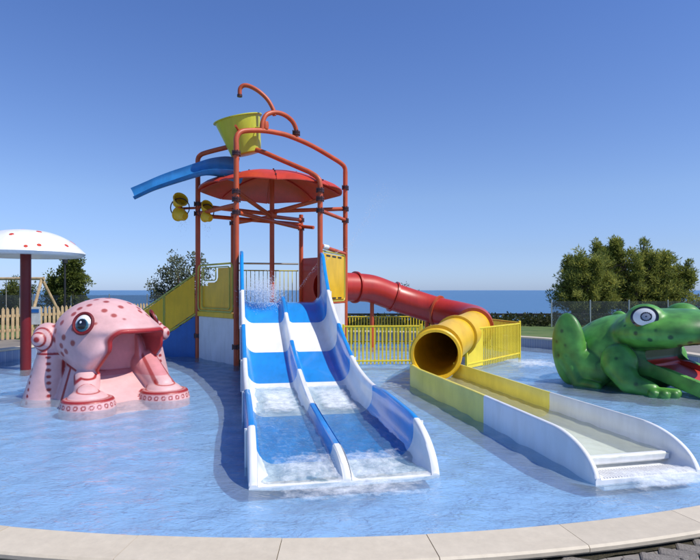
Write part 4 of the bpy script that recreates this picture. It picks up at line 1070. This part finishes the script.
# lamp post
lp = thing('lamp_post', 'slim black lamp post in front of the left pine tree', 'lamp post', (-11.2, 22.0, GZ))
MB().tube([(-11.2, 22, GZ - .05), (-11.2, 22, 2.75)], [.045, .03], 10).out('pole', M['black'], lp)
MB().lathe([(.05, 0), (.09, .03), (.10, .20), (.04, .28), (0, .30)], (-11.2, 22, 2.72), 14).out('lamp_head', M['black'], lp)
MB().lathe([(.11, -.02), (.11, .03), (.05, .1), (.04, .3)], (-11.2, 22, GZ), 12).out('lamp_base', M['black'], lp)
# screens
def screen(p, q, z0, z1, n_, label, mat='glass'):
    p, q = Vector(p + (0,)), Vector(q + (0,)); c = (p + q) / 2; t = thing('glass_screen', label, 'glass fence', (c.x, c.y, GZ), 'glass wind screens beyond the pool')
    d = q - p; L_ = d.length; d.normalize(); ang = math.atan2(d.y, d.x); pl = L_ / n_
    pm_ = mesh_of('pane', *(lambda k: (np.array([tuple(v) for v in k.V]), k.F))(MB().box((0, 0, 0), (pl - .05, .012, z1 - z0 - .04))), M[mat], False)
    po_ = mesh_of('screen_post', *(lambda k: (np.array([tuple(v) for v in k.V]), k.F))(MB().box((0, 0, 0), (.04, .04, z1 - z0 + .06), bev=.004)), M['steel'], False)
    for k in range(n_):
        v = p + d * pl * (k + .5); place('pane', pm_, t, (v.x, v.y, (z0 + z1) / 2), (0, 0, ang))
    for k in range(n_ + 1):
        v = p + d * pl * k; place('screen_post', po_, t, (v.x, v.y, (z0 + z1) / 2), (0, 0, ang))
screen((8.1, 22.5), (19.0, 22.5), GZ, 1.27, 7, 'glass wind screen in front of the big pine group at right')
screen((-20, 23.6), (-7.2, 24.4), GZ, 1.5, 8, 'long smoky glass wind screen behind the picket fence at left')
# low dark wall/rail line at the lawn edge
rw = thing('edge_rail', 'long dark horizontal rail along the far edge of the lawn before the sea', 'railing', (6, 25.3, GZ))
MB().box((5.5, 25.3, .60), (27, .06, .09), None, .01).out('rail', M['black'], rw, smooth=False)
for k in range(13): MB().box((-7 + k * 2.1, 25.3, .42), (.06, .06, .28), None).out('rail_post', M['black'], rw, smooth=False)

def leaves(V, F, Cc, centers, rad_, n_, size, colA, colB, upb=.3, seedr=None, asp=.35):
    """fill clumps with leaf quads"""
    m = len(centers)
    cen = np.repeat(centers, n_, 0); rr_ = np.repeat(rad_, n_)
    dv = rng.normal(size=(m * n_, 3)); dv /= np.linalg.norm(dv, axis=1)[:, None]; dist = rng.random(m * n_) ** .45
    pos = cen + dv * (rr_ * dist)[:, None] * np.array([1, 1, .8])
    ax = dv + rng.normal(size=dv.shape) * .5; ax[:, 2] += upb; ax /= np.linalg.norm(ax, axis=1)[:, None]
    sd_ = np.cross(ax, rng.normal(size=ax.shape)); sd_ /= np.linalg.norm(sd_, axis=1)[:, None]
    L_ = size * rng.uniform(.6, 1.3, m * n_)[:, None]
    q = np.stack([pos - sd_ * L_ * asp * .5, pos + ax * L_ * .5 - sd_ * L_ * asp, pos + ax * L_, pos + ax * L_ * .5 + sd_ * L_ * asp], 1)
    k = np.repeat(rng.random(m), n_) * .65 + rng.random(m * n_) * .35
    col = np.array(colA)[None] * (1 - k[:, None]) + np.array(colB)[None] * k[:, None]
    return q.reshape(-1, 3), np.repeat(col, 4, 0)
def tree(name, label, cat, base, lobes, nclump, crad, n_, size, colA, colB, trunk_h, group=None, upb=.3, asp=.35, trr=.1, seed=1):
    """lobes: (dx, dy, zc, rx, rz, taper) real clumps of the crown"""
    g = np.random.default_rng(seed)
    t = thing(name, label, cat, base, group); cen = []
    if name == 'pine_tree':
        for q in range(26):
            l = lobes[g.integers(0, len(lobes))]; a = g.uniform(0, 6.28); rr0 = g.uniform(.2, .95)
            lobes = lobes + [(l[0] + math.cos(a) * l[3] * rr0, l[1] + math.sin(a) * l[3] * rr0 * .7, l[2] + l[4] * math.sqrt(1 - rr0 ** 2) * .84 - .12, g.uniform(.13, .2), g.uniform(.38, .66), .8)]
    tot = sum(l[3] ** 2 * l[4] for l in lobes)
    for (dx, dy, zc, rx, rz, tp) in lobes:
        m = max(9, int(nclump * rx * rx * rz / tot))
        dv = g.normal(size=(m, 3)); dv /= np.linalg.norm(dv, axis=1)[:, None]; rr_ = g.random(m) ** .33 * g.uniform(.78, 1.12, m)
        p = dv * rr_[:, None]; sc_ = 1 - tp * np.clip(p[:, 2], -.4, 1) ; p[:, 0] *= rx * sc_; p[:, 1] *= rx * .8 * sc_; p[:, 2] *= rz
        p += np.array([base[0] + dx, base[1] + dy, zc]); cen.append(p)
    cen = np.concatenate(cen); rad_ = crad * g.uniform(.6, 1.3, len(cen))
    Vq, Cq = leaves(None, None, None, cen, rad_, n_, size, colA, colB, upb, asp=asp)
    Fq = np.arange(len(Vq)).reshape(-1, 4); o_ = np.array(base)
    me = mesh_of('crown', Vq - o_, Fq, M['leaf'], False, Cq); place('crown', me, t, base)
    b = MB(); bz = Vector(base)
    for li, (dx, dy, zc, rx, rz, tp) in enumerate(lobes):
        e = bz + Vector((dx, dy, zc - bz.z + rz * .5)); mid = bz.lerp(e, .45) + Vector((g.uniform(-.1, .1), g.uniform(-.1, .1), .1))
        b.tube(spline([bz + Vector((g.uniform(-.05, .05), 0, -.2)), mid, e], 4), [lerp(trr, .02, k / 8) for k in range(9)], 7)
        for _ in range(6):
            s = g.uniform(.4, .95); st = bz.lerp(e, s); v = Vector((g.normal() * rx, g.normal() * rx * .7, g.uniform(.0, rz * .6))) * .7; b.tube([st, st + v * .5 + Vector((0, 0, .05)), st + v], [.03, .02, .008], 5)
    b.out('trunk', M['bark'], t)
    return t
# right pine group
pineA, pineB = (.07, .12, .025), (.46, .46, .10)
grp = 'pines beyond the glass screen at right'
tree('pine_tree', 'leftmost low spreading pine of the group behind the glass screen', 'tree', (10.75, 26.2, 0.1), [(0, 0, 1.75, 1.25, 1.35, .3), (-.5, 0, 1.1, .8, .8, .2), (.7, .2, 1.7, 1.2, 1.5, .2), (.2, 0, 2.3, .5, .9, .3)], 380, .21, 62, .15, pineA, pineB, 2, grp, .8, .12, seed=1)
tree('pine_tree', 'second pine from the left in the group, pointed top above the frog back', 'tree', (12.0, 27, 0.1), [(0, 0, 2.0, 1.2, 1.7, .5), (-.3, 0, 1.4, 1.3, 1.3, .1), (.75, .2, 2.2, .8, 1.2, .3)], 380, .21, 62, .15, pineA, pineB, 2, grp, .8, .12, seed=2)
tree('pine_tree', 'tall pine in the middle of the group right above the frog eyes', 'tree', (13.6, 27, 0.1), [(0, 0, 2.05, 1.2, 1.7, .5), (.4, 0, 1.4, 1.3, 1.3, .1), (.85, 0, 2.3, .8, 1.15, .3)], 380, .21, 62, .15, pineA, pineB, 2, grp, .8, .12, seed=3)
tree('pine_tree', 'slender rightmost pine of the group with a thin leaning top', 'tree', (15.3, 27, 0.1), [(.0, 0, 2.1, 1.0, 1.6, .5), (.3, 0, 1.4, 1.2, 1.0, .3), (-.5, 0, 1.6, 1.0, 1.4, .1)], 340, .20, 62, .15, pineA, pineB, 2, grp, .8, .12, seed=4)
tree('shrub', 'low dark shrub at the right edge beyond the frog', 'shrub', (17.2, 27, 0.1), [(0, 0, .9, .9, .7, .2)], 60, .22, 60, .11, pineA, pineB, 1, None, .4, .2, seed=5)
# left trees
tree('pine_tree', 'round bushy pine just right of the white mushroom cap', 'tree', (-12.3, 24.6, 0.1), [(0, 0, 1.8, .80, .85, .25), (.1, 0, 1.1, .7, .7, .1), (-.35, 0, 1.2, .7, .8, .1)], 200, .22, 70, .12, (.025, .045, .012), (.26, .30, .06), 2, None, .4, .2, seed=6)
tree('shrub', 'low green shrub between the mushroom stem and the left pine', 'shrub', (-14.7, 25, 0.1), [(0, 0, 1.3, .9, 1.0, .3), (-.8, 0, 1.0, .8, .7, .2)], 120, .24, 60, .12, (.03, .05, .012), (.24, .27, .07), 1, 'shrubs behind the swing frame', .4, .22, seed=7)
tree('shrub', 'low green shrub at the left edge behind the mushroom stem', 'shrub', (-16.6, 24.5, 0.1), [(0, 0, 1.2, 1.0, 1.0, .3), (-1.0, 0, 1.3, 1.0, .9, .2)], 130, .24, 60, .12, (.03, .05, .012), (.24, .27, .07), 1, 'shrubs behind the swing frame', .4, .22, seed=8)
tree('olive_tree', 'loose grey green olive tree behind the yellow stairs', 'tree', (-8.0, 26.0, 0.1), [(0, 0, 2.1, 1.05, 1.25, .2), (.9, 0, 2.5, .7, 1.15, .2), (-.75, 0, 1.6, .85, .8, .2), (.3, 0, 1.2, 1.2, .8, 0)], 200, .28, 42, .11, (.035, .05, .025), (.28, .30, .18), 2, None, .3, .28, seed=9)
tree('cypress_tree', 'tiny distant dark tree tip rising above the red tube', 'tree', (4.6, 46, -3.0), [(0, 0, .6, .7, 1.9, .7), (1.0, 0, 0, .7, 1.5, .6), (-3, 0, -2.3, 1.6, 1.2, .3)], 110, .3, 50, .16, (.02, .035, .02), (.08, .09, .05), 2, None, .6, .2, seed=10)
# far scrub belt: hedge of one mass just behind the edge rail
cen = np.stack([rng.uniform(-24, 24, 1500), rng.uniform(22.8, 25.2, 1500), rng.uniform(.1, .50, 1500)], 1)
Vq, Cq = leaves(None, None, None, cen, np.full(1500, .24), 34, .12, (.02, .03, .01), (.08, .09, .03), .4, asp=.3)
tag(place('low_hedge', mesh_of('low_hedge', Vq, np.arange(len(Vq)).reshape(-1, 4), M['leaf'], False, Cq)), 'low dark hedge along the far edge of the lawn', 'hedge', kind='stuff')

# ================================================================ SPRAY
ic = [(0, 0, 1), (.894, 0, .447), (.276, .851, .447), (-.724, .526, .447), (-.724, -.526, .447), (.276, -.851, .447), (0, 0, -1)]
icf = [(0, 1, 2), (0, 2, 3), (0, 3, 4), (0, 4, 5), (0, 5, 1), (6, 2, 1), (6, 3, 2), (6, 4, 3), (6, 5, 4), (6, 1, 5)]
def drops(P_, rad_, label):
    P_ = np.asarray(P_); V = (np.array(ic)[None] * np.asarray(rad_)[:, None, None] + P_[:, None]).reshape(-1, 3)
    F = (np.array(icf)[None] + (np.arange(len(P_)) * 7)[:, None, None]).reshape(-1, 3)
    tag(place('water_spray', mesh_of('water_spray', V, F, M['drop'])), label, 'water spray', kind='stuff')
n_ = 9000; c = slide_p(.03, .26, 1.45); pos = rng.normal(size=(n_, 3)) * np.array([.20, .16, .17]) + np.array(c) + np.array([0, 0, .10]); pos[:, 2] += np.abs(rng.normal(size=n_)) * .08
drops(pos, .0025 + .0095 * rng.random(n_) ** 3, 'white splash of water at the top of the left slide lane')
L_ = []
for k in range(7):
    s_ = np.array((-.25 + .02 * k, 14.4 - .2 * k, 2.68)); v = np.array((-1.3 - .18 * k, -.5 - .08 * k, .2 - .25 * k))
    for q in range(90):
        t = rng.random() * .75; L_.append(s_ + v * t + np.array((0, 0, -4.0)) * t * t * .5 + rng.normal(size=3) * .008)
for k in range(700):
    t = rng.random(); L_.append(np.array((-.1 + 1.1 * t, 14.8, 2.7 + 1.9 * t - .2 * t * t)) + rng.normal(size=3) * np.array((.03 + .1 * t, .05, .04 + .12 * t)))
drops(L_, rng.uniform(.003, .007, len(L_)), 'thin jets of water squirting over the slide entrance')
L_ = [np.array((-4.15, 13.9, 3.4)) + rng.normal(size=3) * np.array((.08, .08, .12)) for _ in range(160)] + [np.array((-3.5, 13.75, 3.2)) + rng.normal(size=3) * np.array((.06, .06, .12)) for _ in range(80)]
drops(L_, rng.uniform(.003, .007, len(L_)), 'drips of water falling under the yellow cup wheels')
